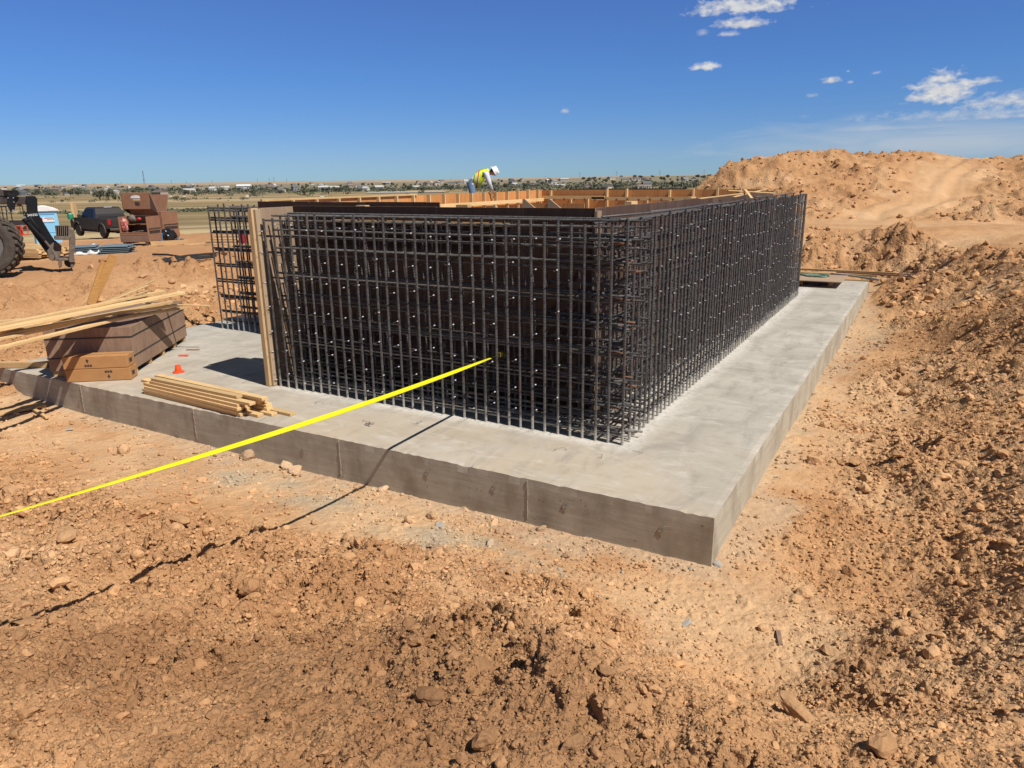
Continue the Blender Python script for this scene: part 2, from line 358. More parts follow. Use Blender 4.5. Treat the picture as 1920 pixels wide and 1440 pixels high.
def ground(x, y, detail=True):
    """terrain height and colour masks for numpy arrays x, y"""
    r = np.hypot(x - CAM.x, y - CAM.y)
    near = r < 92
    z = far_h(x, y)
    rough = np.zeros_like(x)
    xn, yn = x[near], y[near]
    if len(xn):
        b = rbf(xn, yn); w = sstep(86, 58, r[near])
        rn = r[near]
        # how broken the ground is: rubble on the banks and heap, worn flat on the floor, the yard and the haul road
        floor = sstep(-.3, -.41, b) * sstep(3.2, 1.2, np.abs(xn + .9) * 0 + np.maximum(0, xn - .3))
        yard = sstep(-15.6, -17.0, xn) * sstep(60, 40, rn)
        road = sstep(.6, 1.8, np.minimum(yn - 20.2, 99) + np.maximum(xn - .66, 0) * 2.3) * sstep(30.5, 28.5, yn) * sstep(-7, -4, xn) * sstep(9.5, 12, yn)
        rx = -.6 + (yn - 29) * .16; ramp_ = np.exp(-((xn - rx + .5 * np.sin(yn * .3) + .5 * pn(xn / 2, yn / 3, 37)) / 2.5) ** 2) * sstep(27, 30, yn) * sstep(58, 50, yn)
        plain = sstep(58, 66, rn) * sstep(-14, -18, xn) 
        east = sstep(.25, 1.0, xn + .25 * pn(xn / .9, yn / .9, 35))
        flat = np.clip(np.maximum.reduce([floor * (.93 - .38 * east), yard * .9, road * .9, ramp_ * .95, plain]), 0, 1)
        patch = np.clip(.5 + .9 * fbm(xn / 1.7, yn / 1.7, 3, 21), 0, 1)
        crust = np.exp(-(((xn - .75) / .8) ** 2 + ((yn + 2.85) / .5) ** 2)) + np.exp(-(((xn - 1.95) / .5) ** 2 + ((yn + 2.6) / .55) ** 2)) + .8 * np.exp(-(((xn - 3.0) / .8) ** 2 + ((yn - .2) / 1.0) ** 2))
        ro = (1 - flat) * (.45 + .75 * patch) * (1 - .30 * sstep(.9, 1.5, xn) * sstep(16, 12, yn)) * (1 - .62 * np.clip(crust, 0, 1))
        if detail:
            b = b + ro * (.13 * fbm(xn / 1.9, yn / 1.9, 3, 1) + .045 * fbm(xn / .45, yn / .45, 3, 4))
            rid = 1 - np.abs(pn(xn / .8 + .3 * pn(xn, yn, 8), yn / .8, 9)); b = b - ro * .05 * np.clip(rid - .74, 0, 1) * 3
            k = np.clip(rn / 22, 0, 1)
            # heap and back wall: big lumps
            big = k * sstep(15, 24, rn)
            b = b + ro * big * (.22 * clods(xn, yn, 1.1, .35, 60) + .5 * clods(xn, yn, .5, .5, 61, .6))
            b = b + ro * big * (.38 * (np.abs(pn(xn / 2.4 + .2 * pn(xn / 1.1, yn / 1.1, 52), yn / 2.9, 55)) - .25) + .28 * np.abs(pn(xn / 1.0, yn / 1.0, 56)) + .22 * np.abs(pn(xn / .45, yn / .45, 57)) + .07 * np.abs(pn(xn / .2, yn / .2, 58)))
            b = b + ro * sstep(1.1, 1.8, xn) * sstep(-2.0, -.5, yn) * (.26 * (np.abs(pn(xn / 1.3 + .3 * yn, yn / 1.6, 53)) - .2) + .12 * np.abs(pn(xn / .6, yn / .6, 54)))
            # billows: rounded crumbs parted by sharp dark cracks, from fist to thumbnail size
            bw = ro * (.35 + .9 * patch)
            wx = xn + .06 * pn(xn / .2, yn / .2, 81); wy = yn + .06 * pn(xn / .2 + 4, yn / .2, 82)
            far_ = np.clip(rn / 9, .6, 3.2)
            b = b + bw * (.085 * np.abs(pn(wx / .42, wy / .42, 83)) + .045 * np.abs(pn(wx / .2, wy / .2, 84)))
            b = b + bw * far_ ** .5 * (.020 * np.abs(pn(wx / .1, wy / .1, 85)) + .010 * np.abs(pn(wx / .05, wy / .05, 86)))
            b = b + (.03 + .4 * ro) * .014 * np.abs(pn(wx / .026, wy / .026, 87)) * sstep(12, 6, rn)
            b = b + ro * (.55 * clods(xn, yn, .34, .22, 62, .5) * (.35 + patch) + .95 * clods(xn, yn, .17, .46, 63, .7) + .8 * clods(xn + 5, yn + 1, .24, .30, 59, .6) + .9 * clods(xn + 3, yn, .09, .6, 64) + .95 * clods(xn + 7, yn + 2, .055, .85, 68, .8))
            n9 = rn < 9
            f9 = np.zeros_like(xn); f9[n9] = clods(xn[n9] + 1, yn[n9] + 9, .032, .85, 69, .8); b = b + (.15 + ro) * .9 * f9
            nb = rn < 14
            fine = np.zeros_like(xn); 
            fine[nb] = .9 * clods(xn[nb], yn[nb] + 5, .045, .7, 65)
            b = b + (.25 + ro) * fine * .8
            # light litter on the worn floor
            lit = clods(xn + 11, yn, .12, .18, 66, .5) + .8 * clods(xn + 1, yn - 7, .06, .3, 67, .6)
            b = b + flat * lit * (.35 + .9 * np.clip(pn(xn / 1.1, yn / 1.1, 33) + .3, 0, 1)) * (1 - plain)
            b = b + (.004 + .022 * ro) * fbm(xn / .12, yn / .12, 3, 14)
            # crawler and tyre tracks up the ramp and on the yard
            s1 = np.sin((xn - rx + .35 * pn(xn / 3, yn / 5, 39)) * 2 * np.pi / 1.15) * (.4 + np.clip(pn(xn / 1.2, yn / 6, 38), -.4, .9))
            b = b + ramp_ * (.09 * s1 + .02 * pn(xn / .3, yn / 2.5, 40))
            b = b + yard * (.03 * np.sin((yn + .35 * xn + .6 * pn(xn / 5, yn / 5, 41)) * 2 * np.pi / 1.3) * np.clip(pn(xn / 3, yn / 3, 42) + .3, 0, 1))
        # keep the earth out of the slab
        ins = np.minimum.reduce([xn - SLX0, SLX1 - xn, yn - SLY0, SLY1 - yn])
        lim = -.425 + .03 * pn(xn / .35, yn / .35, 44) + .02 * np.abs(pn(xn / .08, yn / .08, 45))
        near_slab = sstep(.28, .0, -ins)
        front = sstep(SLX0 + .35, SLX0 + .75, xn)
        b = np.where((ins > -.28) & (xn > SLX0 + .1), b + (np.minimum(b, lim + .03) - b) * near_slab * front, b)
        b = np.where(ins > .04, -.62, b)
        z[near] = z[near] * (1 - w) + b * w
        rough[near] = ro * w
    return z, rough

def terrain_colour(x, y, z, rough):
    r = np.hypot(x - CAM.x, y - CAM.y); n1 = fbm(x / 2.3, y / 2.3, 4, 70); n2 = fbm(x / .5, y / .5, 4, 74); n3 = fbm(x / 7, y / 7, 3, 78)
    dust = np.array((.565, .358, .20)); mid = np.array((.475, .271, .136)); rust = np.array((.375, .192, .09)); damp = np.array((.235, .122, .06))
    def lerp(a, b, t): return a + (b - a) * t[:, None]
    c = lerp(np.tile(mid, (len(x), 1)), dust, np.clip(.45 + .9 * n1 + .35 * n2 - .5 * rough, 0, 1))
    c = lerp(c, rust, np.clip(.5 * n3 + .55 * n2 + .12 + .3 * rough, 0, .75))
    # freshly turned damp soil in front of the photographer and on the right bank
    d1 = np.exp(-(((x + .9 + .5 * n1) / 2.5) ** 2 + ((y + 3.85 + .4 * n1) / 1.3) ** 2)); d2 = np.exp(-(((x - 1.2) / .55) ** 2 + ((y + 1.1) / .6) ** 2)); d3 = np.exp(-(((x + 2.3) / 1.2) ** 2 + ((y + 4.4) / 1.1) ** 2))
    dm = np.clip(1.45 * np.maximum.reduce([d1, 1.0 * .15 * d2, .7 * d3]) + .55 * n1 + .3 * n2 - .12, 0, 1) * np.clip(1.6 * np.maximum.reduce([d1, d2, d3]), 0, 1)
    c = lerp(c, damp, .66 * dm)
    c = lerp(c, np.array((.40, .215, .108)), sstep(-13.5, -16.5, x) * np.clip(.65 + .6 * n3 + .3 * n1, 0, .9) * (r < 95))
    cr_ = np.exp(-(((x - .75) / .8) ** 2 + ((y + 2.85) / .5) ** 2)) + np.exp(-(((x - 1.95) / .5) ** 2 + ((y + 2.6) / .55) ** 2))
    c = lerp(c, np.array((.56, .335, .175)), np.clip(cr_ * (.6 + .5 * n2), 0, .7) * (r < 9))
    # worn pale crust on the pit floor, cement wash beside the slab
    fl = sstep(-.3, -.4, z) * (r < 40)
    c = lerp(c, np.array((.55, .37, .215)), fl * np.clip(.12 + .9 * n1, 0, .5))
    sd = np.maximum.reduce([SLX0 - x, x - SLX1, SLY0 - y, y - SLY1])
    cem = sstep(.45, .0, sd + .4 * n1 + .25 * n2) * fl
    c = lerp(c, np.array((.45, .36, .26)), .5 * cem)
    gp = np.exp(-(((x + 2.2) / .9) ** 2 + ((y + .75) / .28) ** 2)) + np.exp(-(((x + 4.6) / 1.4) ** 2 + ((y + .55) / .3) ** 2)) + .7 * np.exp(-(((x - .05) / .16) ** 2 + ((y + 1.75) / .3) ** 2)) + .5 * np.exp(-(((x - .5) / .35) ** 2 + ((y - 10.5) / 2.5) ** 2))
    c = lerp(c, np.array((.40, .325, .23)), np.clip(gp * (.6 + 1.1 * n2), 0, .8) * (r < 40))
    # ramp and haul road: pale and packed
    pk = np.exp(-((x + .6 - (y - 29) * .16) / 3.2) ** 2) * sstep(22, 25, y) * sstep(60, 50, y) * (1 - np.clip(rough * 3, 0, 1))
    c = lerp(c, np.array((.54, .355, .205)), .4 * pk)
    # the open country: straw, grass, bare strips, then dry hills
    dx = x - CAM.x; dy = y - CAM.y; th = np.arctan2(-dx, dy); lr = np.log(np.maximum(r, 1))
    u = dx * math.cos(.62) + dy * math.sin(.62); v = -dx * math.sin(.62) + dy * math.cos(.62)
    straw = np.array((.47, .36, .20)); dry = np.array((.29, .205, .11)); green = np.array((.175, .145, .07)); pale = np.array((.42, .325, .20)); olive = np.array((.10, .09, .05))
    sb = fbm(u / 260, v / 42, 4, 90); sb2 = fbm(u / 700, v / 120, 3, 95); sb3 = fbm(u / 40, v / 9, 3, 98)
    f = lerp(np.tile(dry, (len(x), 1)), green, np.clip(.30 + 1.3 * sb, 0, .8)); f = lerp(f, pale, np.clip(1.6 * sb2 - .25 + .4 * sb3, 0, .7))
    f = lerp(f, straw, sstep(150, 110, r) * np.clip(.75 + .5 * sb3, 0, 1))
    f = lerp(f, olive, np.clip(sstep(190, 215, r) * sstep(290, 250, r) * (.35 + 1.5 * sb3), 0, .75))
    f = lerp(f, pale, .7 * sstep(150, 160, r) * sstep(185, 170, r))
    f = lerp(f, np.array((.20, .185, .135)), sstep(1300, 1900, r) * .7); f = lerp(f, np.array((.36, .27, .19)), sstep(2800, 3600, r))
    edge = sstep(57, 61, r + 3.0 * n3) * sstep(-9, -13, x + (y - 38) * -.1)
    edge = np.maximum(edge, sstep(78, 92, r))
    c = lerp(c, f, edge)
    return np.clip(c, .01, .9)

thd = np.arange(-.72, 1.66, .0023) - 0.0            # dense fan of columns over the view and well to each side
lead = np.concatenate([np.linspace(-math.pi, -.72, 110)[:-1]]); tail = np.linspace(thd[-1], math.pi, 80)[1:]
TH = np.concatenate([lead, thd, tail])
RR = [.12]
while RR[-1] < 1.2: RR.append(RR[-1] * 1.03)
while RR[-1] < 34: RR.append(RR[-1] * 1.0025)
while RR[-1] < 62: RR.append(RR[-1] * 1.0036)
while RR[-1] < 16000: RR.append(RR[-1] * 1.017)
RR = np.array(RR); nr, nt_ = len(RR), len(TH)
R2, T2 = np.meshgrid(RR, TH, indexing='ij')
gxv = (CAM.x - R2 * np.sin(T2)).ravel(); gyv = (CAM.y + R2 * np.cos(T2)).ravel()
gzv, grough = ground(gxv, gyv)
gcol = terrain_colour(gxv, gyv, gzv, grough)
ii = np.arange((nr - 1) * (nt_ - 1)); a = (ii // (nt_ - 1)) * nt_ + ii % (nt_ - 1)
gfaces = np.stack([a, a + 1, a + nt_ + 1, a + nt_], 1)
cc = len(gxv)
m, nt, b = newmat('earth')
co = objco(nt, True); vc = nt.nodes.new('ShaderNodeVertexColor'); vc.layer_name = 'Col'
f1 = noise(nt, co, 9, 6, .7); f2 = noise(nt, co, 60, 4, .7); f3 = noise(nt, co, 240, 2, .6)
k = mathn(nt, 'MULTIPLY_ADD', f1, .55, .72); k = mathn(nt, 'MULTIPLY', k, mathn(nt, 'MULTIPLY_ADD', f2, .5, .75))
cx = mixc(nt, 1.0, vc.outputs[0], (1, 1, 1), 'MULTIPLY')
mul = nt.nodes.new('ShaderNodeVectorMath'); mul.operation = 'SCALE'; nt.links.new(cx, mul.inputs[0]); nt.links.new(k, mul.inputs['Scale'])
nt.links.new(mul.outputs[0], b.inputs['Base Color']); b.inputs['Roughness'].default_value = 1.0; b.inputs['Specular IOR Level'].default_value = .05
def crumb(sc_):
    v = nt.nodes.new('ShaderNodeTexVoronoi'); v.feature = 'F1'; v.inputs['Scale'].default_value = sc_; v.inputs['Randomness'].default_value = 1
    ad = nt.nodes.new('ShaderNodeVectorMath'); nz_ = nt.nodes.new('ShaderNodeTexNoise'); nz_.inputs['Scale'].default_value = sc_ * .8; nz_.inputs['Detail'].default_value = 2; nt.links.new(co, nz_.inputs['Vector'])
    sc2 = nt.nodes.new('ShaderNodeVectorMath'); sc2.operation = 'SCALE'; sc2.inputs['Scale'].default_value = .4 / sc_; nt.links.new(nz_.outputs['Color'], sc2.inputs[0])
    nt.links.new(co, ad.inputs[0]); nt.links.new(sc2.outputs[0], ad.inputs[1]); nt.links.new(ad.outputs[0], v.inputs['Vector'])
    return mathn(nt, 'SUBTRACT', 1.0, v.outputs['Distance'])
hgt_ = mathn(nt, 'ADD', mathn(nt, 'ADD', mathn(nt, 'MULTIPLY', crumb(13), .030), mathn(nt, 'MULTIPLY', crumb(36), .014)), mathn(nt, 'ADD', mathn(nt, 'MULTIPLY', crumb(90), .006), mathn(nt, 'MULTIPLY', f3, .004)))
rgh = nt.nodes.new('ShaderNodeAttribute'); rgh.attribute_name = 'rough'; rgh.attribute_type = 'GEOMETRY'
hgt_ = mathn(nt, 'MULTIPLY', hgt_, mathn(nt, 'MULTIPLY_ADD', rgh.outputs['Fac'], .85, .28))
bump(nt, b, hgt_, .9, 1.0)
EARTH = m
go = np_mesh('ground', np.c_[gxv, gyv, gzv], gfaces, EARTH, smooth=True, col=gcol); tag(go, kind='structure')
_ra = go.data.attributes.new('rough', 'FLOAT', 'POINT'); _ra.data.foreach_set('value', np.clip(grough, 0, 1).astype(np.float32))
def gh(x, y, detail=False):
    return float(ground(np.array([x], float), np.array([y], float), detail)[0][0])

# ------------------------------------------------------------------ loose clods and crumbs lying on the ground
def ico(sub):
    bm = bmesh.new(); bmesh.ops.create_icosphere(bm, subdivisions=sub, radius=1.0)
    v = np.array([x.co for x in bm.verts]); f = np.array([[q.index for q in p.verts] for p in bm.faces]); bm.free(); return v, f
def clod_shape(sub, seed):
    v, f = ico(sub); rs = np.random.RandomState(seed)
    d = np.ones(len(v))
    for k in range(7):                                    # flat facets, like broken earth
        n = rs.normal(size=3); n /= np.linalg.norm(n); t = v @ n; lim = .45 + .35 * rs.rand()
        v = v - np.outer(np.clip((v @ n) - lim, 0, None), n)
    v = v + rs.normal(size=v.shape) * (.05 if sub < 3 else .03)
    return v * np.array([1, .6 + .4 * rs.rand(), .5 + .3 * rs.rand()]), f
def scatter(name, n, rmin, rmax, smin, smax, sub, seed, power=2.2, cond=None, mat=None, tint=1.0, box=None):
    rs = np.random.RandomState(seed)
    r = np.exp(rs.uniform(np.log(rmin), np.log(rmax), n)); th = rs.uniform(-.35, 1.4, n)
    x = CAM.x - r * np.sin(th); y = CAM.y + r * np.cos(th)
    if box: x = rs.uniform(box[0], box[1], n); y = rs.uniform(box[2], box[3], n); r = np.full(n, 4.0)
    z, ro = ground(x, y)
    keep = rs.rand(n) < np.clip(.22 + ro * .8 + .5 * pn(x / .8, y / .8, 130), .05, 1)
    ins = np.minimum.reduce([x - SLX0, SLX1 - x, y - SLY0, SLY1 - y]); keep &= ins < -.03
    if cond is not None: keep &= cond(x, y, z, ro)
    x, y, z, r = x[keep], y[keep], z[keep], r[keep]; n = len(x)
    s = smin + (smax - smin) * rs.rand(n) ** power; s *= np.clip(r / 4.0, .55, 2.2)
    vs, fs, cs = [], [], []; o = 0
    shapes = [clod_shape(sub, 900 + q) for q in range(9)]
    c0 = terrain_colour(x, y, z, np.full(n, .5)) * (.82 + .45 * rs.rand(n))[:, None] * tint
    nv = len(shapes[0][0]); pick = rs.randint(0, 9, n)
    A = rs.rand(n) * 6.28; B = rs.normal(size=n) * .5
    V = np.stack([q[0] for q in shapes])[pick] * s[:, None, None]
    cb, sb = np.cos(B)[:, None], np.sin(B)[:, None]; ca, sa = np.cos(A)[:, None], np.sin(A)[:, None]
    X, Y, Z = V[..., 0], V[..., 1], V[..., 2]
    Y, Z = Y * cb - Z * sb, Y * sb + Z * cb
    X, Y = X * ca - Y * sa, X * sa + Y * ca
    V = np.stack([X + x[:, None], Y + y[:, None], Z + z[:, None] + (s * .18)[:, None]], -1).reshape(-1, 3)
    F = (np.stack([q[1] for q in shapes])[pick] + (np.arange(n) * nv)[:, None, None]).reshape(-1, 3)
    ob = np_mesh(name, V, F, mat or EARTH, smooth=False, col=np.repeat(c0, nv, 0)); tag(ob, kind='stuff'); return ob
tag(scatter('dirt_crumbs', 210000, 1.2, 17, .0045, .021, 1, 5, 2.3), 'loose crumbs of brown earth scattered over the banks', 'loose soil')
tag(scatter('dirt_clods', 5200, 1.5, 24, .016, .062, 2, 6, 3.2), 'broken clods of brown earth strewn over the banks', 'loose soil')
tag(scatter('heap_clods', 24000, 17, 62, .018, .075, 1, 8, 2.8, cond=lambda x, y, z, ro: (x > -14) & (ro > .25)), 'lumps of tan earth covering the spoil heap', 'loose soil')

_gm, _gn, _gb = newmat('cement_chip'); _gb.inputs['Base Color'].default_value = (.36, .33, .28, 1); _gb.inputs['Roughness'].default_value = .95
tag(scatter('concrete_crumbs', 2600, 1, 9, .004, .03, 1, 71, 3.5, cond=lambda x, y, z, ro: (pn(x / .5, y / .5, 140) > .12), mat=_gm, box=(-7.5, .25, -1.35, -.03)), 'grey concrete crumbs spilled on the dirt along the foot of the slab', 'rubble')
tag(scatter('concrete_crumbs', 1500, 1, 9, .004, .025, 1, 72, 3.5, cond=lambda x, y, z, ro: (pn(x / .5, y / .5, 141) > .10), mat=_gm, box=(.03, .5, -.2, 13)), 'grey concrete crumbs spilled on the dirt beside the slab flank', 'rubble')
# ------------------------------------------------------------------ materials for the works
def streaky(name, c1, c2, c3, edge=False, axis=(6, 6, .35), rough=.55, rnd=.12, spec=.4):
    m, nt, b = newmat(name); co = objco(nt); oi = nt.nodes.new('ShaderNodeObjectInfo')
    mul = mathn(nt, 'MULTIPLY', oi.outputs['Random'], 53.0); cb = nt.nodes.new('ShaderNodeCombineXYZ')
    for q in range(3): nt.links.new(mul, cb.inputs[q])
    ad = nt.nodes.new('ShaderNodeVectorMath'); nt.links.new(co, ad.inputs[0]); nt.links.new(cb.outputs[0], ad.inputs[1]); co = ad.outputs[0]
    f = noise(nt, co, 5, 6, .65, axis); g = noise(nt, co, 1.4, 5, .6); h = noise(nt, co, 24, 4, .7, axis)
    c = mixc(nt, ramp(nt, f, .36, .64), c1, c2); c = mixc(nt, mathn(nt, 'MULTIPLY', ramp(nt, g, .5, .72), ramp(nt, h, .3, .7)), c, c3)
    v = mathn(nt, 'MULTIPLY_ADD', oi.outputs['Random'], 2 * rnd, 1 - rnd)
    hs = nt.nodes.new('ShaderNodeHueSaturation'); nt.links.new(v, hs.inputs['Value']); nt.links.new(c, hs.inputs['Color'])
    nt.links.new(hs.outputs[0], b.inputs['Base Color']); b.inputs['Roughness'].default_value = rough; b.inputs['Specular IOR Level'].default_value = spec
    bump(nt, b, h, .15, .002); return m

def concrete(name, base, dark, light, side=None):
    m, nt, b = newmat(name); co = objco(nt)
    f = noise(nt, co, .9, 6, .62); g = noise(nt, co, 4.5, 5, .65, (1, 1, 1)); h = noise(nt, co, 60, 3, .6); s = noise(nt, co, 2.2, 5, .6, (.25, 1.6, 1.0), .8)
    c = mixc(nt, ramp(nt, f, .36, .66), base, light); c = mixc(nt, mathn(nt, 'MULTIPLY', ramp(nt, g, .52, .75), .55), c, dark)
    c = mixc(nt, mathn(nt, 'MULTIPLY', ramp(nt, s, .50, .72), .5), c, light)
    c = mixc(nt, mathn(nt, 'MULTIPLY', ramp(nt, h, .55, .8), .25), c, dark)
    # earth washed and trodden onto the corner nearest the road
    gp = nt.nodes.new('ShaderNodeSeparateXYZ'); nt.links.new(co, gp.inputs[0])
    tan = noise(nt, co, .55, 5, .6)
    c = mixc(nt, mathn(nt, 'MULTIPLY', mathn(nt, 'MULTIPLY', ramp(nt, gp.outputs[1], 2.6, -.3), ramp(nt, tan, .3, .62)), .75), c, (.47, .365, .25))
    # cement dust along the feet of the bars, wet trowel swirls on the rest
    lx_ = mathn(nt, 'ABSOLUTE', mathn(nt, 'ADD', gp.outputs[0], 1.27)); ly_ = mathn(nt, 'ABSOLUTE', mathn(nt, 'SUBTRACT', gp.outputs[1], 1.2))
    mx_ = mathn(nt, 'MULTIPLY', ramp(nt, lx_, .22, .03), ramp(nt, gp.outputs[1], 1.0, 1.2)); my_ = mathn(nt, 'MULTIPLY', ramp(nt, ly_, .16, .02), mathn(nt, 'MULTIPLY', ramp(nt, gp.outputs[0], -1.1, -1.3), ramp(nt, gp.outputs[0], -6.6, -6.3)))
    dn = noise(nt, co, 14, 4, .7); c = mixc(nt, mathn(nt, 'MULTIPLY', mathn(nt, 'MAXIMUM', mx_, my_), ramp(nt, dn, .3, .6)), c, (.60, .57, .52))
    sw = noise(nt, co, 1.1, 7, .7, (1.6, .5, 1), 1.6); c = mixc(nt, mathn(nt, 'MULTIPLY', ramp(nt, sw, .50, .66), .5), c, (.235, .215, .19)); sw2 = noise(nt, co, 2.6, 6, .72, (.5, 1.5, 1), 1.2); c = mixc(nt, mathn(nt, 'MULTIPLY', ramp(nt, sw2, .54, .68), .55), c, (.56, .53, .47))
    if side:
        nz = nt.nodes.new('ShaderNodeNewGeometry'); sp_ = nt.nodes.new('ShaderNodeSeparateXYZ'); nt.links.new(nz.outputs['True Normal'], sp_.inputs[0])
        isside = ramp(nt, mathn(nt, 'ABSOLUTE', sp_.outputs[2]), .6, .3)
        gr = noise(nt, co, 7, 6, .7, (.22, .22, 2.6), .4); st = noise(nt, co, 2.0, 4, .6, (1.2, 1.2, .8))
        cs = mixc(nt, ramp(nt, gr, .38, .64), side[0], side[1]); cs = mixc(nt, mathn(nt, 'MULTIPLY', ramp(nt, st, .46, .66), .75), cs, side[2])
        pit = nt.nodes.new('ShaderNodeTexVoronoi'); pit.inputs['Scale'].default_value = 16; nt.links.new(co, pit.inputs['Vector'])
        pk = noise(nt, co, 3.2, 2, .5)
        cs = mixc(nt, mathn(nt, 'MULTIPLY', ramp(nt, pit.outputs['Distance'], .16, .07), ramp(nt, pk, .5, .62)), cs, (.07, .06, .05))
        c = mixc(nt, isside, c, cs)
        bh = mathn(nt, 'ADD', mathn(nt, 'MULTIPLY', h, .5), gr)
    else: bh = mathn(nt, 'ADD', h, g)
    nt.links.new(c, b.inputs['Base Color']); b.inputs['Roughness'].default_value = .85; b.inputs['Specular IOR Level'].default_value = .25
    bump(nt, b, bh, .3, .006); return m

CONC = concrete('concrete', (.36, .328, .28), (.24, .213, .175), (.48, .445, .39), ((.385, .345, .275), (.46, .42, .345), (.26, .222, .168)))
HDO = streaky('brown_form_ply', (.072, .041, .030), (.112, .068, .050), (.20, .14, .108), rough=.45, spec=.25)
HDO_SHADE = streaky('shaded_form_ply', (.036, .018, .012), (.050, .026, .017), (.08, .05, .036), rough=.45, spec=.25)  # darker copy of HDO: the shade on the front sheets is put into the colour
HDOI = streaky('orange_ply', (.50, .19, .055), (.60, .275, .09), (.62, .34, .14), rough=.6)
PLY = streaky('pale_ply', (.33, .225, .145), (.40, .285, .185), (.27, .17, .105), rough=.7)
EDGE = simple('ply_edge', (.42, .27, .15), (.22, .12, .06), 30, .8, (1, 1, 6))
def lumber(name, c1, c2, c3, rnd=.12): return streaky(name, c1, c2, c3, axis=(9, .5, 9), rough=.75, rnd=rnd * 1.6, spec=.25)
PINE = lumber('pine', (.59, .385, .175), (.69, .48, .25), (.49, .29, .12))
PINE_O = lumber('aged_pine', (.46, .29, .135), (.55, .37, .19), (.36, .21, .09))
PINEZ = streaky('pine_upright', (.55, .37, .18), (.64, .46, .25), (.44, .28, .13), rough=.75, spec=.25)

def rebar_mat():
    m, nt, b = newmat('rebar_steel'); co = objco(nt); ge = nt.nodes.new('ShaderNodeNewGeometry'); oi = nt.nodes.new('ShaderNodeObjectInfo')
    ps = ge.outputs['Position']
    f = noise(nt, ps, 3.0, 5, .7); g = noise(nt, ps, 22, 3, .6)
    c = mixc(nt, ramp(nt, g, .35, .65), (.058, .054, .052), (.120, .112, .107))
    c = mixc(nt, mathn(nt, 'MULTIPLY', ramp(nt, f, .57, .70), .6), c, (.14, .07, .04))
    c = mixc(nt, mathn(nt, 'MULTIPLY', ramp(nt, oi.outputs['Random'], .90, 1.0), mathn(nt, 'MULTIPLY', ramp(nt, f, .42, .6), .5)), c, (.24, .21, .17))
    z = nt.nodes.new('ShaderNodeSeparateXYZ'); nt.links.new(ps, z.inputs[0])
    sp = noise(nt, ps, 9, 3, .6)
    c = mixc(nt, mathn(nt, 'MULTIPLY', ramp(nt, mathn(nt, 'SUBTRACT', z.outputs[2], mathn(nt, 'MULTIPLY', sp, .35)), .03, -.12), .85), c, (.42, .40, .36))   # cement splashed on the feet of the bars
    nt.links.new(c, b.inputs['Base Color']); b.inputs['Roughness'].default_value = .55; b.inputs['Metallic'].default_value = .15; b.inputs['Specular IOR Level'].default_value = .5
    return m
REBAR = rebar_mat()
RUST = simple('rusty_bar_end', (.24, .095, .04), (.12, .06, .04), 14, .85)
WHITE = simple('white_plastic', (.52, .52, .55), (.42, .42, .45), 8, .6)
WIRE = simple('tie_wire', (.10, .085, .075), (.06, .05, .045), 8, .6, metal=.4)

# ------------------------------------------------------------------ the footing slab
def rough_slab(name, x0, x1, y0, y1, z0, z1, mat, step=.06):
    """box with chipped arrises: grids for top and the sides"""
    def jit(p, k): return p
    V = []; F = []
    def grid(o, du, dv, nu, nv):
        u, v = np.meshgrid(np.linspace(0, 1, nu + 1), np.linspace(0, 1, nv + 1), indexing='ij')
        P = np.array(o) + u.ravel()[:, None] * np.array(du) + v.ravel()[:, None] * np.array(dv); b = sum(len(q) for q in V); V.append(P)
        i = np.arange(nu * nv); a = b + (i // nv) * (nv + 1) + i % nv; F.append(np.stack([a, a + nv + 1, a + nv + 2, a + 1], 1))
    X, Y, Z = x1 - x0, y1 - y0, z1 - z0; nx, ny, nz = int(X / step), int(Y / step), 7
    grid((x0, y0, z1), (X, 0, 0), (0, Y, 0), nx, ny); grid((x0, y0, z0), (X, 0, 0), (0, 0, Z), nx, nz)
    grid((x1, y0, z0), (0, Y, 0), (0, 0, Z), ny, nz); grid((x1, y1, z0), (-X, 0, 0), (0, 0, Z), nx, nz); grid((x0, y1, z0), (0, -Y, 0), (0, 0, Z), ny, nz)
    v = np.concatenate(V); f = np.concatenate(F)
    # edges a little ragged, faces a little wavy
    k = v[:, 0] * 1.0; e = pn(v[:, 0] / .35 + v[:, 1] / .31, v[:, 2] / .3 + v[:, 1] / .9, 201)
    top = np.abs(v[:, 2] - z1) < 1e-4; side = np.minimum.reduce([np.abs(v[:, 0] - x0), np.abs(v[:, 0] - x1), np.abs(v[:, 1] - y0), np.abs(v[:, 1] - y1)]) < 1e-4
    ar = top & side; chip = np.clip(pn(v[:, 0] / .2 + 5, v[:, 1] / .2, 202), 0, 1)
    v[:, 2] -= np.where(ar, .004 + .030 * np.maximum(chip, .7 * np.clip(pn(v[:, 0] / .07, v[:, 1] / .07, 206), 0, 1)), 0); s2 = side & ~top
    v[:, 1] += np.where(np.abs(v[:, 1] - y0) < 1e-4, np.where(ar, .018 * chip, 0) + .004 * e, 0)
    v[:, 0] -= np.where(np.abs(v[:, 0] - x1) < 1e-4, np.where(ar, .022 * chip, 0) + .004 * e, 0)
    v[:, 2] += np.where(top & ~ar, .004 * fbm(v[:, 0] / 1.4, v[:, 1] / 1.4, 2, 205), 0)
    return np_mesh(name, v, f, mat, smooth=False)
slab = rough_slab('concrete_slab', SLX0, SLX1, SLY0, SLY1, -.60, 0, CONC)
tag(slab, 'long grey concrete footing slab carrying the rebar cages and plywood forms', 'slab')
rr = random.Random(3)
fm = MB()                                                    # grout fins where the edge boards met, on the slab's front
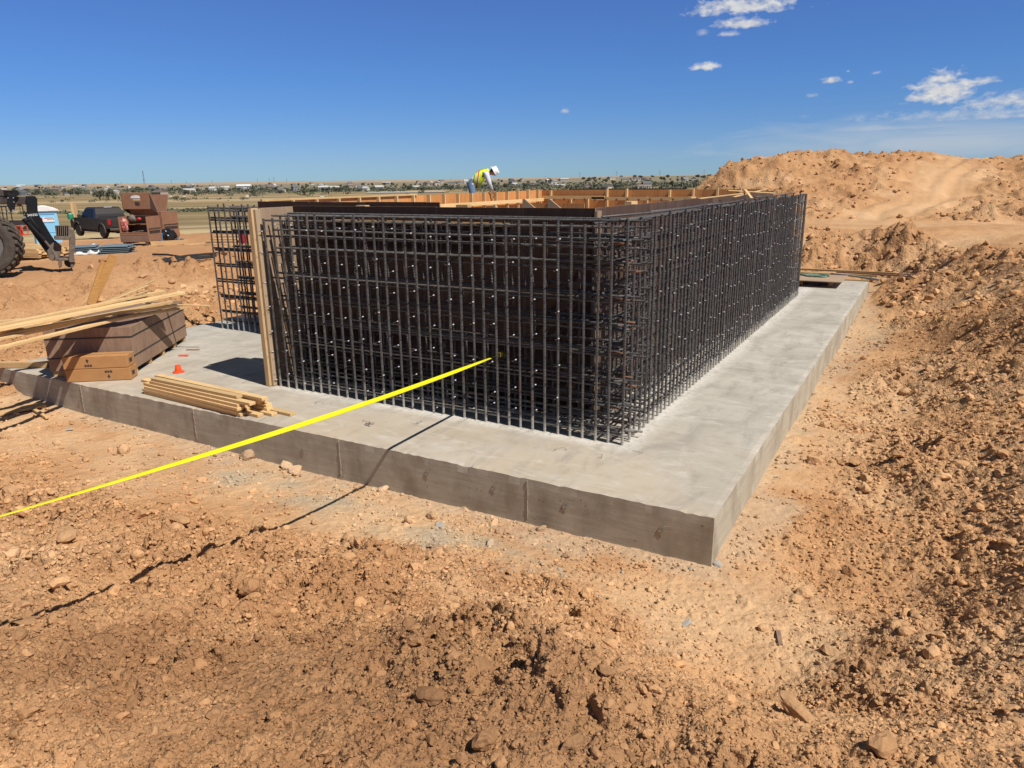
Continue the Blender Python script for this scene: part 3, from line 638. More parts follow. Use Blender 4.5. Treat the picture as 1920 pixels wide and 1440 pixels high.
for px, py in ((635, 824), (989, 896), (150, 722), (362, 767)):
    x = gy_(px, py, 0).x
    for q in range(6):
        z = -.03 - q * .068; w = .004 + .004 * rr.random()
        fm.box((x + .008 * (rr.random() - .5), -.002, z - .02), (w, .009 + .008 * rr.random(), .066), Matrix.Rotation(.1 * (rr.random() - .5), 3, 'Y'))
fm.build('grout_fin', simple('grout', (.36, .31, .24), (.22, .19, .145), 20, .9), slab, bevel=.002)
STUB = simple('form_wire', (.30, .27, .23), (.16, .13, .10), 20, .6, metal=.3)
for px, py in ((88, 740), (148, 748), (330, 812), (566, 840), (800, 880), (925, 908), (1060, 940), (1240, 985)):
    p = gy_(px, py, 0)
    s = MB(); a = rr.uniform(-.6, .6)
    s.tube([(p.x, .01, p.z), (p.x + .006, -.008, p.z + .003), (p.x + .03 * math.cos(a), -.014, p.z + .02 * math.sin(a)), (p.x + .06 * math.cos(a), -.010, p.z + .03 * math.sin(a))], .0035, 5)
    s.tube([(p.x - .012, .01, p.z - .03), (p.x - .01, -.007, p.z - .034), (p.x + .05, -.010, p.z - .045)], .003, 5)
    s.build('wire_stub', STUB, slab)

# ------------------------------------------------------------------ reinforcing bars
def bar_arrays(L, r=.0150, pitch=.017, n=7):
    """a deformed bar along +z with raised ribs"""
    k = int(L / pitch); zs = np.empty((k, 4)); z0 = np.arange(k) * pitch
    zs[:, 0] = z0; zs[:, 1] = z0 + pitch * .50; zs[:, 2] = z0 + pitch * .62; zs[:, 3] = z0 + pitch * .88
    rs = np.tile([r * .93, r * .93, r * 1.16, r * 1.16], (k, 1)).ravel(); zs = zs.ravel(); zs[-1] = L
    a = np.arange(n) * 2 * np.pi / n
    v = np.stack([rs[:, None] * np.cos(a), rs[:, None] * np.sin(a), np.repeat(zs[:, None], n, 1)], -1).reshape(-1, 3)
    m = len(zs); i = np.arange((m - 1) * n); q = (i // n) * n; c = i % n
    f = np.stack([q + c, q + (c + 1) % n, q + n + (c + 1) % n, q + n + c], 1)
    v = np.r_[v, [[0, 0, 0], [0, 0, L]]]; e = m * n
    t = np.arange(n); f = np.r_[f, np.stack([np.full(n, e), (t + 1) % n, t, np.full(n, e)], 1)[:, :4] * 0 + np.stack([np.full(n, e), (t + 1) % n, t, t], 1), np.stack([np.full(n, e + 1), (m - 1) * n + t, (m - 1) * n + (t + 1) % n, (m - 1) * n + (t + 1) % n], 1)]
    return v, f
def bar_mesh(name, L, r=.0150, pitch=.017, n=7):
    v, f = bar_arrays(L, r, pitch, n)
    quads = f[f[:, 2] != f[:, 3]]
    o = np_mesh(name, v, quads, REBAR, smooth=False); me = o.data; bpy.data.objects.remove(o); return me
def bar(me, name, parent, p, rot=(0, 0, 0), scale=1.0):
    o = bpy.data.objects.new(name, me); COL.objects.link(o); o.parent = parent
    o.location = Vector(p) - parent.location; o.rotation_euler = rot; o.scale = (1, 1, scale); return o
def merged_bars(name, parent, items, r=.0135, n=5):
    """(p, q) pairs -> one mesh of plain bars"""
    V = []; F = []; b = 0
    for p, q in items:
        p = Vector(p) - parent.location; q = Vector(q) - parent.location; d = q - p; L = d.length
        v, f = bar_arrays(L, r, .034, n); f = f[f[:, 2] != f[:, 3]]
        M = np.array(d.to_track_quat('Z', 'Y').to_matrix()); V.append(v @ M.T + np.array(p)); F.append(f + b); b += len(v)
    o = np_mesh(name, np.concatenate(V), np.concatenate(F), REBAR, parent); tag(o, kind='stuff'); return o
HT = 2.35
XR, YF, YB = -1.312, 1.264, 12.71; XL = -6.39; OFF = .40
cage = thing('rebar_cage', 'tall dark rebar cage round the plywood forms, with the yellow tape hooked on it', 'rebar cage', (XR, YF, 0))
vme = bar_mesh('vertical_bar', HT); rb = random.Random(5)
nf = 34; nrt = 74
hl = [.10, .33, .62, .93, 1.22, 1.53, 1.84, 2.08, 2.27]
def jz(): return 1.0 + rb.uniform(-.022, .012)
bars = []
for i in range(nf):
    x = XR - i * (XR - XL) / (nf - 1) + rb.uniform(-.008, .008)
    bars.append(((x, YF + rb.uniform(-.004, .004), -.01), (rb.uniform(-.004, .004), rb.uniform(-.004, .004), rb.random() * 6), jz()))
for i in range(1, nrt + 1):
    y = YF + .13 + (i - .6) * (YB - YF - .1) / nrt + rb.uniform(-.008, .008)
    bars.append(((XR + .012 + rb.uniform(-.004, .004), y, -.01), (rb.uniform(-.004, .004), rb.uniform(-.004, .004), rb.random() * 6), jz() + .01))
for k, (p, ro, s) in enumerate(bars[:100]): bar(vme, 'vertical_bar', cage, p, ro, s)
inner = [(p, (p[0] + rb.uniform(-.01, .01), p[1], HT * s - .01)) for p, ro, s in bars[100:]]
for i in range(nf):
    x = XR - OFF - i * (XR - OFF - XL) / (nf - 1) + rb.uniform(-.012, .012); dx = rb.uniform(-.03, .03)
    inner.append(((x, YF + OFF + rb.uniform(-.01, .01), 0), (x + dx, YF + OFF + rb.uniform(-.012, .012), HT - .05 + rb.uniform(-.06, .03))))
for i in range(nrt):
    y = YF + OFF + i * (YB - YF - OFF) / (nrt - 1) + rb.uniform(-.012, .012)
    inner.append(((XR - OFF + rb.uniform(-.01, .01), y, 0), (XR - OFF + rb.uniform(-.012, .012), y + rb.uniform(-.03, .03), HT - .04 + rb.uniform(-.05, .03))))
# lap bars beside the starter bars
for i in range(0, nf, 2):
    x = XR - .07 - i * .152; inner.append(((x, YF + OFF - .03, 0), (x + rb.uniform(-.06, .06), YF + OFF - .04, rb.uniform(.8, 1.5))))
merged_bars('inner_bar', cage, inner)
LF = XR - XL + .10; LR = YB - YF + .12
hme = bar_mesh('horizontal_bar', LF, .0125); hmr = bar_mesh('horizontal_bar', LR, .0125)
for k, z in enumerate(hl):
    dz = lambda: rb.uniform(-.018, .018)
    def ft(): return (rb.uniform(-.002, .002), PI / 2 + rb.uniform(-.003, .003), 0)
    z0 = z + dz(); bar(hme, 'horizontal_bar', cage, (XL - .02 + rb.uniform(-.03, .01), YF + .030, z0), ft())
    z1 = z + .035 + dz(); bar(hme, 'horizontal_bar', cage, (XL - .02 + rb.uniform(-.03, .02), YF + OFF - .022, z1), ft())
    bar(hme, 'horizontal_bar', cage, (XL + .02 + rb.uniform(-.03, .02), YF + .13, z + .05 + dz()), ft()); bar(hme, 'horizontal_bar', cage, (XL + .02 + rb.uniform(-.03, .02), YF + .29, z - .03 + dz()), ft())
    if k % 1 == 0: bar(hme, 'horizontal_bar', cage, (XL + .01 + rb.uniform(-.03, .02), YF + OFF + .022, z + .07 + dz()), ft())
    rr_ = lambda: (-PI / 2 + rb.uniform(-.0015, .0015), 0, rb.uniform(-.0015, .0015))
    bar(hmr, 'horizontal_bar', cage, (XR - .020, YF - .02, z + .06 + dz()), rr_())
    bar(hmr, 'horizontal_bar', cage, (XR - OFF + .022, YF + .02, z + .03 + dz()), rr_())
# hooked corner bars, many with bright rust on their cut ends
for k, z in enumerate(hl[:-1]):
    for d, off in ((0, .0), (.055, .16), (-.06, .30)):
        s = MB(); zz = z + .07 + d + rb.uniform(-.02, .02); x0 = XR - .05 - off; e = rb.uniform(-.02, .06)
        s.tube([(x0 - .75, YF + .05 + off, zz), (x0 - .12, YF + .05 + off, zz), (x0 - .04, YF + .06 + off, zz), (x0 - .012, YF + .10 + off, zz), (x0, YF + .18 + off, zz), (x0, YF + .8 + off, zz + .01)], .0115, 7)
        s.mi = 1
        s.tube([(XR - .16 - e, YF + .035 + off * .8, zz - .03), (XR + .03 - e, YF + .036 + off * .8, zz - .03)], .0125, 7)
        s.build('corner_bar', [REBAR, RUST if (k + int(off * 10)) % 2 else REBAR], cage, world=True, smooth=True)
# stray bars laid along the top of the right-hand mat
for y0, y1, x0, x1, z in ((1.5, 4.4, XR - .38, XR - .18, 2.36), (1.3, 3.4, XR - .10, XR - .02, 2.345), (2.8, 6.2, XR - .3, XR - .34, 2.36), (4.6, 8.0, XR - .12, XR - .26, 2.37), (8.8, 12.4, XR - .35, XR - .2, 2.37)):
    s = MB(); s.tube([(x0, y0, z), ((x0 + x1) / 2, (y0 + y1) / 2, z - .012), (x1, y1, z)], .0115, 7); s.build('top_bar', REBAR, cage, world=True, smooth=True)
# twists of tie wire on the near mat
tw = MB()
for i in range(150):
    p = bars[rb.randrange(0, 60)][0]; z = rb.choice(hl) + rb.uniform(-.02, .05); a = rb.uniform(0, 6.28); q = rb.uniform(.03, .075)
    nx, ny = (0, -1) if p[1] < 1.3 else (1, 0)
    tw.tube([(p[0] + nx * .012, p[1] + ny * .012, z), (p[0] + nx * .03, p[1] + ny * .03, z), (p[0] + nx * .03 + q * math.cos(a) * abs(ny), p[1] + ny * .03 + q * math.cos(a) * abs(nx), z + q * math.sin(a))], .0018, 3)
o = tw.build('wire_tie', WIRE, cage, world=True); tag(o, kind='stuff')

# the smaller cage standing behind the bulkhead
c2 = thing('rebar_cage', 'short end of a second rebar cage standing left of the timber post', 'rebar cage', (-10.6, 3.75, 0))
vm2 = bar_mesh('vertical_bar', HT, .0155)
for i in range(12):
    for yy in (3.75, 4.28):
        bar(vm2, 'vertical_bar', c2, (-10.62 + i * .155 + rb.uniform(-.008, .008) + (.05 if yy > 4 else 0), yy, 0), (rb.uniform(-.006, .006), rb.uniform(-.006, .006), rb.random() * 6), 1 + rb.uniform(-.02, .02))
hm2 = bar_mesh('horizontal_bar', 2.1, .0155)
for z in hl[1:]:
    for yy, dz in ((3.785, 0), (4.245, .01), (3.79, .036), (4.24, .042)):
        bar(hm2, 'horizontal_bar', c2, (-10.64 + rb.uniform(-.02, .06), yy, z + dz + rb.uniform(-.01, .01)), (0, PI / 2 + rb.uniform(-.008, .008), rb.uniform(-.02, .02)))
it = []
for i in range(62):
    y = 4.45 + i * .155
    for x in (-9.72, -9.34): it.append(((x + rb.uniform(-.01, .01), y, 0), (x, y + rb.uniform(-.02, .02), HT + rb.uniform(-.04, .04))))
for z in hl:
    for x in (-9.70, -9.36): it.append(((x, 3.8, z), (x, 14.0, z)))
merged_bars('side_wall_bar', c2, it, .0125, 5)

# ------------------------------------------------------------------ plywood wall forms
ZF = 2.43; FY, FX = 1.883, -1.931; T = .019
form = thing('wall_formwork', 'brown plywood wall forms with pine studs standing inside the rebar cage', 'formwork', (FX, FY, 0))
def panel(a, b, zt, inward, mats, z0=.003):
    """one sheet from plan point a to b; the smooth face keeps to the line, thickness goes 'inward'"""
    a = Vector(a); b = Vector(b); n = Vector(inward) * T
    s = MB()
    P = [a, b, b + n, a + n]
    vs = [(p.x, p.y, z) for z in (z0, zt) for p in P]
    s.add(vs, [(0, 1, 5, 4)]); s.mi = 2; s.add(vs, [(2, 3, 7, 6)]); s.mi = 1; s.add(vs, [(4, 5, 6, 7), (1, 2, 6, 5), (3, 0, 4, 7), (3, 2, 1, 0)])
    return s.build('panel', mats, form, world=True)
MF = [HDO, EDGE, HDOI]
def run(a, b, inward, mats=MF, zt=ZF, w=1.22):
    a = Vector((*a, 0)); b = Vector((*b, 0)); L = (b - a).length; d = (b - a) / L; t = 0; inward = Vector((*inward, 0))
    while t < L - .01:
        e = min(t + w, L); panel(a + d * (t + .0015), a + d * (e - .0015), zt + rb.uniform(-.004, .004), inward, mats); t = e
    return a, b, d, L
def stud(p, w, d, z0, z1, mat=PINEZ):
    s = MB(); s.mm((p[0] - w / 2, p[1] - d / 2, z0), (p[0] + w / 2, p[1] + d / 2, z1)); return s.build('stud', mat, form, world=True)
def waler(p, q, w=.038, h=.089, mat=None, name='waler'):
    s = MB(); s.beam(p, q, w, h); return s.build(name, mat or PINE, form, world=True)
run((-6.49, FY), (FX, FY), (0, 1), [HDO_SHADE, EDGE, HDOI]); run((FX, FY + T + .002), (FX, 12.06), (-1, 0))
s = MB(); s.mm((FX - .004, FY - .012, .003), (FX + .03, FY + .11, ZF - .03)); s.build('corner_strip', PLY, form, world=True)
run((-9.1, 3.6), (-5.2, 3.6), (0, 1), [HDO_SHADE, EDGE, HDOI]); run((-9.1, 3.62), (-9.1, 14.5), (1, 0)); run((-9.1 + T + .002, 14.5), (-2.5, 14.5), (0, -1))
run((-8.7, 15.95), (-5.1, 15.95), (0, 1), zt=2.44)
LB = -9.1 + T
for y in np.arange(3.75, 14.4, .61): stud((LB + .0455, y), .089, .038, .01, ZF - .001 if int(y * 10) % 3 else ZF + .03)
for z in (.5, 1.35, 2.16): waler((LB + .112, 3.7, z), (LB + .112, 14.35, z))
waler((LB + .02, 3.65, ZF + .019), (LB + .02, 8.2, ZF + .019), .05, .036)
for x in (-8.75, -8.1, -7.55, -6.95, -6.35, -5.75, -5.1, -4.45, -3.8, -3.2, -2.6): stud((x, 14.5 - T - .0455), .05, .089, .01, ZF + rb.choice((-.01, .03, -.2, .02)))
for x0, x1, z in ((-9.0, -7.0, 2.22), (-7.4, -2.55, 2.185), (-9.0, -2.55, 1.3), (-9, -2.55, .5)): waler((x0, 14.5 - T - .11, z), (x1, 14.5 - T - .11, z))
for k, x in enumerate(np.arange(-8.6, -2.6, .33)):
    s = MB(); s.box((x, 14.5 - T - .135, 2.15 + (k % 2) * .01), (.05, .03, .06)); s.build('bracket', RUST, form, world=True)
for y in np.arange(2.1, 12.0, .61): stud((FX - T - .046, y), .089, .038, .01, ZF - .012)
for x in np.arange(-6.3, -2.1, .61): stud((x, FY + T + .046), .038, .089, .01, ZF - .012)
for z in (.5, 1.35, 2.16):
    waler((FX - T - .112, 2.1, z), (FX - T - .112, 12.0, z)); waler((-6.4, FY + T + .112, z), (-2.2, FY + T + .112, z))
# blocks and gussets showing over the near forms
for p, d in (((-5.35, FY + .15, ZF - .02), (.16, .09, .06)), ((-3.75, FY + .16, ZF - .01), (.17, .09, .07)), ((-3.3, FY + .16, ZF - .02), (.03, .03, .10)), ((FX - .14, 3.35, ZF - .005), (.09, .22, .07)), ((FX - .14, 6.0, ZF - .01), (.09, .26, .05))):
    s = MB(); s.box(p, d); s.build('block', PINE, form, world=True)
for x in (-5.05, -4.55):
    s = MB(); s.prism([(x - .02, ZF - .26), (x + .35, ZF - .26), (x + .02, ZF - .02), (x - .02, ZF - .02)], 5.95, 5.99); s.build('gusset', PLY, form, world=True)
s = MB(); s.mm((-5.1, 6.0, ZF - .42), (-3.9, 6.02, ZF - .09)); s.build('brace_board', HDOI, form, world=True)
waler((-5.75, FY - .021, 2.24), (-2.98, FY - .021, 2.235), .036, .04, PINE, 'batten')
# form ties: a thin wire from the form out through the cage, a white cone near its end
def tie_mesh(L):
    s = MB(); s.tube([(0, 0, 0), (0, 0, L)], .0022, 4); s.tube([(0, 0, L), (.012, 0, L + .012), (0, 0, L + .022), (-.010, 0, L + .012), (0, 0, L)], .0016, 3)
    s.mi = 1; s.lathe([(.0085, L - .066), (.0078, L - .055), (.004, L - .042)], 8)
    o = s.build('form_tie', [WIRE, WHITE]); me = o.data; bpy.data.objects.remove(o); return me
tme = tie_mesh(.70); ties = []
rows = [.16, .46, .80, 1.13, 1.47, 1.81, 2.15]
for i in range(17):
    for z in rows: ties.append(((-2.06 - i * .2735 + rb.uniform(-.02, .02), FY, z + rb.uniform(-.07, .07)), (PI / 2 + rb.uniform(-.08, .09), rb.uniform(-.08, .08), 0)))
for i in range(36):
    for z in rows: ties.append(((FX, 2.25 + i * .285 + rb.uniform(-.03, .03), z + rb.uniform(-.06, .06)), (rb.uniform(-.05, .05), PI / 2 + rb.uniform(-.06, .05), 0)))
ties.sort(key=lambda t: (Vector(t[0]) - CAM).length)
for p, ro in ties[:100]:
    o = bpy.data.objects.new('form_tie', tme); COL.objects.link(o); o.parent = form; o.location = Vector(p) - form.location; o.rotation_euler = ro
V = np.array([v.co for v in tme.vertices]); base = [list(p.vertices) for p in tme.polygons]; s = MB()
from mathutils import Euler
for p, ro in ties[100:]:
    M = Euler(ro).to_matrix(); b0 = len(s.v); s.v += [tuple(M @ Vector(v) + Vector(p)) for v in V]; s.f += [tuple(b0 + q for q in f) for f in base]; s.m += [pp.material_index for pp in tme.polygons]
o = s.build('far_form_tie', [WIRE, WHITE], form, world=True); tag(o, kind='stuff')

# bulkhead closing the left end of the front wall
bk = thing('bulkhead_form', 'pale plywood bulkhead with a tall timber post closing the front wall\'s left end', 'formwork', (-6.5, 1.24, 0))
s = MB(); s.mm((-6.495, 1.285, .003), (-6.476, FY - .004, ZF - .005)); s.build('panel', PLY, bk, world=True, bevel=.002)
s = MB(); s.prism([(-6.575, 0.004), (-6.5, .004), (-6.5, ZF - .005), (-6.555, ZF - .012), (-6.575, ZF - .09)], 1.165, 1.283); s.build('post', streaky('post_pine', (.50, .33, .165), (.58, .41, .225), (.42, .26, .12), rough=.75), bk, world=True, bevel=.003)
s = MB(); s.mm((-6.497, 1.20, .004), (-6.458, 1.283, ZF - .02)); s.build('trim_board', streaky('trim_ply', (.42, .30, .185), (.50, .37, .24), (.35, .23, .13), rough=.75), bk, world=True, bevel=.003)
s = MB(); s.mm((-6.6, 1.30, ZF - .1), (-6.497, FY - .01, ZF - .012)); s.build('cap_board', PINE, bk, world=True)
for z in (.35, 1.2, 2.0): s = MB(); s.mm((-6.585, 1.30, z), (-6.497, FY - .02, z + .089)); s.build('rail', PINE, bk, world=True)
# ------------------------------------------------------------------ things lying on the slab
R3 = Matrix.Rotation
rl = random.Random(12)
CRATE = streaky('crate_ply', (.225, .140, .095), (.29, .19, .13), (.15, .09, .06), axis=(3, 3, 1.2), rough=.75)
STRAP = simple('black_strap', (.02, .02, .022), (.035, .035, .035), 12, .5)
crate = thing('plywood_crate', 'brown plywood crate bound with black straps on the slab corner, boards heaped on it', 'crate', (-9.853, .03, 0), math.radians(36))
CW_, CL_, CH_ = 1.22, 2.42, .72
for a, b in (((0, 0), (CW_, .02)), ((0, CL_ - .02), (CW_, CL_))):
    s = MB(); s.mm((a[0], a[1], .085), (b[0], b[1], CH_)); s.build('end_panel', CRATE, crate, bevel=.004)
for x in (0, CW_ - .02):
    s = MB(); s.mm((x, .0215, .085), (x + .02, CL_ - .0215, CH_ - .002)); s.build('side_panel', CRATE, crate, bevel=.004)
s = MB(); s.mm((.0215, .0215, CH_ - .05), (CW_ - .0215, CL_ - .0215, CH_ - .012)); s.build('lid', CRATE, crate)
for y in (.03, .62, 1.21, 1.8, 2.30):
    s = MB(); s.mm((.02, y, 0), (CW_ - .02, y + .09, .083)); s.build('skid', PINE_O, crate, bevel=.004)
for z in (.27, .56):
    s = MB(); e = .004
    for a, b in (((-e, -e), (CW_ + e, -.0005)), ((CW_ + .0005, -e), (CW_ + e, CL_ + e)), ((-e, CL_ + .0005), (CW_ + e, CL_ + e)), ((-e, -e), (-.0005, CL_ + e))): s.mm((a[0], a[1], z), (b[0], b[1], z + .022))
    s.build('strap', STRAP, crate)

CARD = streaky('cardboard', (.40, .20, .075), (.44, .225, .09), (.35, .17, .062), axis=(1.5, 1.5, 2), rough=.85, rnd=.04)
INK = simple('box_ink', (.03, .025, .025), (.05, .04, .04), 20, .8)
TAPE_ = simple('parcel_tape', (.36, .19, .08), (.40, .21, .09), 10, .35)
bx, by = Vector((-9.34, -.045, 0)), Vector((-8.63, .49, 0)); ang = math.atan2(by.y - bx.y, by.x - bx.x); BL = (by - bx).length; BH = .185; BD = .26
def carton(label, z, flip, dx):
    t = thing('cardboard_box', label, 'box', bx + Vector((dx * math.cos(ang), dx * math.sin(ang), z)), ang)
    s = MB(); s.mm((0, 0, .002), (BL, BD, BH)); s.build('carton', CARD, t, bevel=.008, seg=2)
    s = MB(); s.mm((-.0008, BD / 2 - .03, BH - .03), (.004, BD / 2 + .03, BH + .001)); s.mm((0, BD / 2 - .03, BH + .0006), (BL, BD / 2 + .03, BH + .0016)); s.build('parcel_tape', TAPE_, t)
    s = MB(); c = BL * (.38 if not flip else .66); y0, y1 = -.0016, -.0004
    sg = -1 if flip else 1; zc = BH * .5
    s.prism([(c - .011, zc - sg * .0), (c + .011, zc), (c + .011, zc + sg * .026), (c + .026, zc + sg * .026), (c, zc + sg * .056), (c - .026, zc + sg * .026), (c - .011, zc + sg * .026)], y0, y1)
    for k in range(3):
        x = c - .034 + k * .036 - .012; zz = zc - sg * .045
        s.mm((x, y0, zz - .016), (x + .028, y1, zz + .016))
    s.mm((BL + .0004, .06, .06), (BL + .0014, .16, .12))
    s.build('printed_mark', INK, t); return t
carton('lower cardboard carton in front of the crate, its printed arrow pointing down', 0, True, .012)
carton('upper cardboard carton in front of the crate, its printed arrow pointing up', BH + .003, False, 0)

def board(p, q, w=.038, h=.089, name='board', label=None, group=None, mat=PINE, flat=True, cat='board', up=(0, 0, 1)):
    p = Vector(p); q = Vector(q); c = (p + q) / 2
    s = MB(); s.beam(p - c, q - c, h if flat else w, w if flat else h, up); o = s.build(name, mat, None, bevel=.003)
    o.location = c; return tag(o, label, cat, group)
def pile(pr, pl, zr, zl, ext, lab, grp=None, w=.038, h=.089, flat=True, mat=PINE):
    a = gz(*pr, zr); b = gz(*pl, zl); b = b + (b - a).normalized() * ext
    return board(a, b, w, h, 'board', lab, grp, mat, flat)
GP = 'pine boards heaped on the crate'; LP = 'pale pine board in the loose heap on the brown crate, hanging past the slab edge'
pile((342, 549), (0, 617), 1.06, 1.02, 1.2, 'long bright pine board topmost on the crate heap, reaching farthest right', None, .045, .12)
pile((306, 546), (0, 610), .99, .99, 1.0, LP, GP)
pile((272, 557), (0, 624), .94, .96, 1.0, LP, GP)
pile((221, 587), (0, 634), .86, .90, 1.1, LP, GP, .038, .14)
pile((262, 588), (0, 652), .80, .87, 1.3, 'lowest pine board on the heap, crossing the front of the crate', None)
pile((343, 577), (255, 591), .78, .80, .3, 'pine board along the top of the crate\'s right side', None)
pile((330, 572), (60, 612), .86, .88, .6, LP, GP)
pile((320, 566), (0, 629), .90, .93, 1.0, LP, GP)
pile((394, 574), (318, 571), .78, .80, .5, 'thin pine batten sticking out past the back of the crate', None, .02, .04)
pile((289, 526), (160, 582), 1.16, .92, .3, 'thin amber batten, highest of those fanned out behind the heap', None, .02, .038, mat=PINE_O)
pile((277, 535), (150, 588), 1.12, .90, .3, 'thin amber batten, middle of those fanned out behind the heap', None, .02, .038, mat=PINE_O)
pile((277, 545), (140, 592), 1.06, .88, .3, 'thin amber batten, lowest of those fanned out behind the heap', None, .02, .038, mat=PINE_O)
pile((105, 594), (11, 602), .86, .86, .1, 'short pine board end showing left of the heap on the crate', None)
# two wide planks standing up out of the heap
AMBER = lumber('amber_plank', (.36, .17, .05), (.44, .235, .08), (.26, .12, .035))
a0 = gz(170, 572, .74)
for k, (top, lab) in enumerate((((213, 480), 'taller of two wide planks leaning up out of the crate heap'), ((197, 492), 'shorter of two wide planks leaning up out of the crate heap'))):
    d = (a0 - CAM).dot(fw) + .25 - k * .05
    board(a0 + Vector((.05 * k, -.03 * k, -.0)), gd(*top, d), .038, .14, 'plank', lab, None, AMBER, True, 'plank', up=(.95, .1, .3))
# low stack of short two-by-fours at the front edge
GS = 'short pine boards stacked on the slab front'; LS = 'short pine two-by-four in the low stack at the front edge of the slab'
ax0 = Vector((-7.75, .27, 0)); ax1 = Vector((-5.93, .19, 0)); ad = (ax1 - ax0).normalized(); sd = Vector((-ad.y, ad.x, 0))
lay = [(0, 0, -.02, 2.0), (0, .1, .25, 2.0), (0, .2, .55, 1.75), (0, .31, .62, 1.9), (1, 0, -.02, 1.98), (1, .1, .1, 1.9), (1, .26, .38, 1.8), (2, 0, 0, 1.96), (2, .1, .06, 1.85), (2, .25, .33, 1.8), (3, .02, -.0, 1.97), (3, .12, .02, 1.8), (3, .24, .3, 1.82), (4, .03, .12, 2.05), (4, .22, .22, 1.95), (5, .05, .12, 1.75), (5, .16, .02, 2.2)]
for L, o, st, ln in lay:
    p = ax0 + sd * (o - .12 + rl.uniform(-.006, .006)) + ad * (st + rl.uniform(-.04, .04)); p.z = .0205 + L * .0392
    q = p + ad * ln + sd * rl.uniform(-.02, .02); board(p, q, .037, .089, 'board', LS, GS, PINE)
board(gz(270, 712, .02), gz(505, 771, .02), .037, .089, 'board', 'lone pine two-by-four flat on the slab, sticking out right of the low stack')
# long board resting on the slab at far left, plank and stick on the dirt below
board(gz(92, 683, .05), gz(-60, 684, .05), .09, .10, 'timber', 'squared pine timber lying along the slab edge left of the crate', None, PINE_O, True, 'timber')
def gd_z(px, py): 
    p = gz(px, py, -.42); return Vector((p.x, p.y, gh(p.x, p.y) + .035))
board(gd_z(84, 762), gd_z(-40, 786), .03, .2, 'plank', 'tan plank lying on the dirt below the slab at far left', None, PINE_O, True, 'plank')
board(gd_z(60, 768), gd_z(89, 785), .035, .05, 'stick', 'short pine stick on the dirt at the end of the tan plank', None, PINE_O, True, 'stick')
# orange caps
OR = simple('orange_plastic', (.85, .10, .02), (.75, .08, .02), 10, .4)
p = gz(335, 698, 0); s = MB(); s.lathe([(.085, .002), (.085, .014), (.05, .02), (.045, .07), (.032, .115), (.012, .118)], 14); o = s.build('orange_cone', OR, None, smooth=False); o.location = p; tag(o, 'orange plastic cap standing upright on the slab before the crate', 'cap')
p = gz(344, 668, 0); s = MB(); s.box((0, 0, .012), (.16, .06, .018), R3(.4, 3, 'Z')); s.box((.05, .02, .018), (.08, .05, .012), R3(-.3, 3, 'Z')); o = s.build('plastic_scrap', OR, None, bevel=.004); o.location = p; tag(o, 'flattened scrap of orange plastic on the slab behind the orange cap', 'scrap')
p = gz(350, 657, 0); q = gz(374, 657, 0); board(p + Vector((0, 0, .012)), q + Vector((0, 0, .012)), .02, .05, 'slat', 'thin dark slat on the slab beside the crate skids', None, CRATE, True, 'slat')
# dark ply sheet by the second cage
s = MB(); c0 = gz(392, 603, .03); 
s.mm((-11.33, 4.35, .015), (-10.1, 6.6, .034)); o = s.build('plywood_sheet', HDO, None); tag(o, 'dark sheet of form plywood flat behind the second rebar cage', 'sheet')
# snips of wire and concrete crumbs on the slab
for k, (px, py) in enumerate(((590, 758), (693, 792), (790, 790), (1120, 860), (1185, 846), (1060, 845), (470, 716))):
    p = gz(px, py, .004); s = MB(); pts = []; a = rl.uniform(0, 6.28)
    for q in range(7):
        a += rl.uniform(-1.0, 1.0); pts.append((.03 * q * math.cos(a) * .7, .03 * q * math.sin(a) * .7, .004 + .012 * rl.random()))
    s.tube(pts, .0016, 4); o = s.build('wire_snip', WIRE, None); o.location = p; tag(o, 'bent snip of tie wire dropped on the bare slab', 'wire', 'wire snips on the slab')
p = gz(693, 797, 0); s = MB(); s.tube([(-.06, 0, .012), (.06, .02, .03)], .007, 6); s.tube([(-.05, -.03, .01), (.05, -.05, .012)], .006, 6); s.tube([(-.02, .03, .02), (.04, -.03, .06)], .005, 6); o = s.build('bar_offcut', REBAR, None); o.location = p; tag(o, 'tangle of short steel offcuts on the slab below the tape', 'offcut')

# ------------------------------------------------------------------ the measuring tape
YEL = simple('yellow_tape', (.78, .70, .012), (.72, .64, .01), 5, .45)
TICK = simple('tape_ink', (.03, .03, .02), (.04, .04, .03), 5, .5)
tp = thing('measuring_tape', 'long bright yellow tape measure stretched from the front of the rebar cage', 'tape', (-2.97, 1.76, .75))
A0 = Vector((-2.955, 1.50, .765)); A1 = Vector((-2.56, -4.03, 1.17)); A2 = A1 + (A1 - A0).normalized() * 1.1
key = [(0.0, 190), (.07, 172), (.18, 140), (.32, 120), (.48, 118), (.62, 132), (.76, 154), (.90, 176), (1.0, 188), (1.2, 196)]
s = MB(); n = 90; vsr = []
for i in range(n + 1):
    t = i / n * 1.2; p = A0 + (A1 - A0) * t; p.z -= .05 * math.sin(PI * min(t, 1.0))
    an = math.radians(np.interp(t, [k[0] for k in key], [k[1] for k in key])); w = Vector((math.cos(an), 0, math.sin(an))); nrm = Vector((-math.sin(an), 0, math.cos(an)))
    for c, b in ((-.020, .0), (-.010, -.0015), (.010, -.0015), (.020, 0)): vsr.append(p + w * c + nrm * b)
    for c, b in ((.020, .0010), (.010, -.0005), (-.010, -.0005), (-.020, .0010)): vsr.append(p + w * c + nrm * b)
fs = []
for i in range(n):
    for k in range(8): fs.append((i * 8 + k, i * 8 + (k + 1) % 8, (i + 1) * 8 + (k + 1) % 8, (i + 1) * 8 + k))
fs += [(7, 6, 5, 4, 3, 2, 1, 0), tuple(n * 8 + k for k in range(8))]
s.add(vsr, fs); s.build('blade', YEL, tp, world=True, smooth=True)
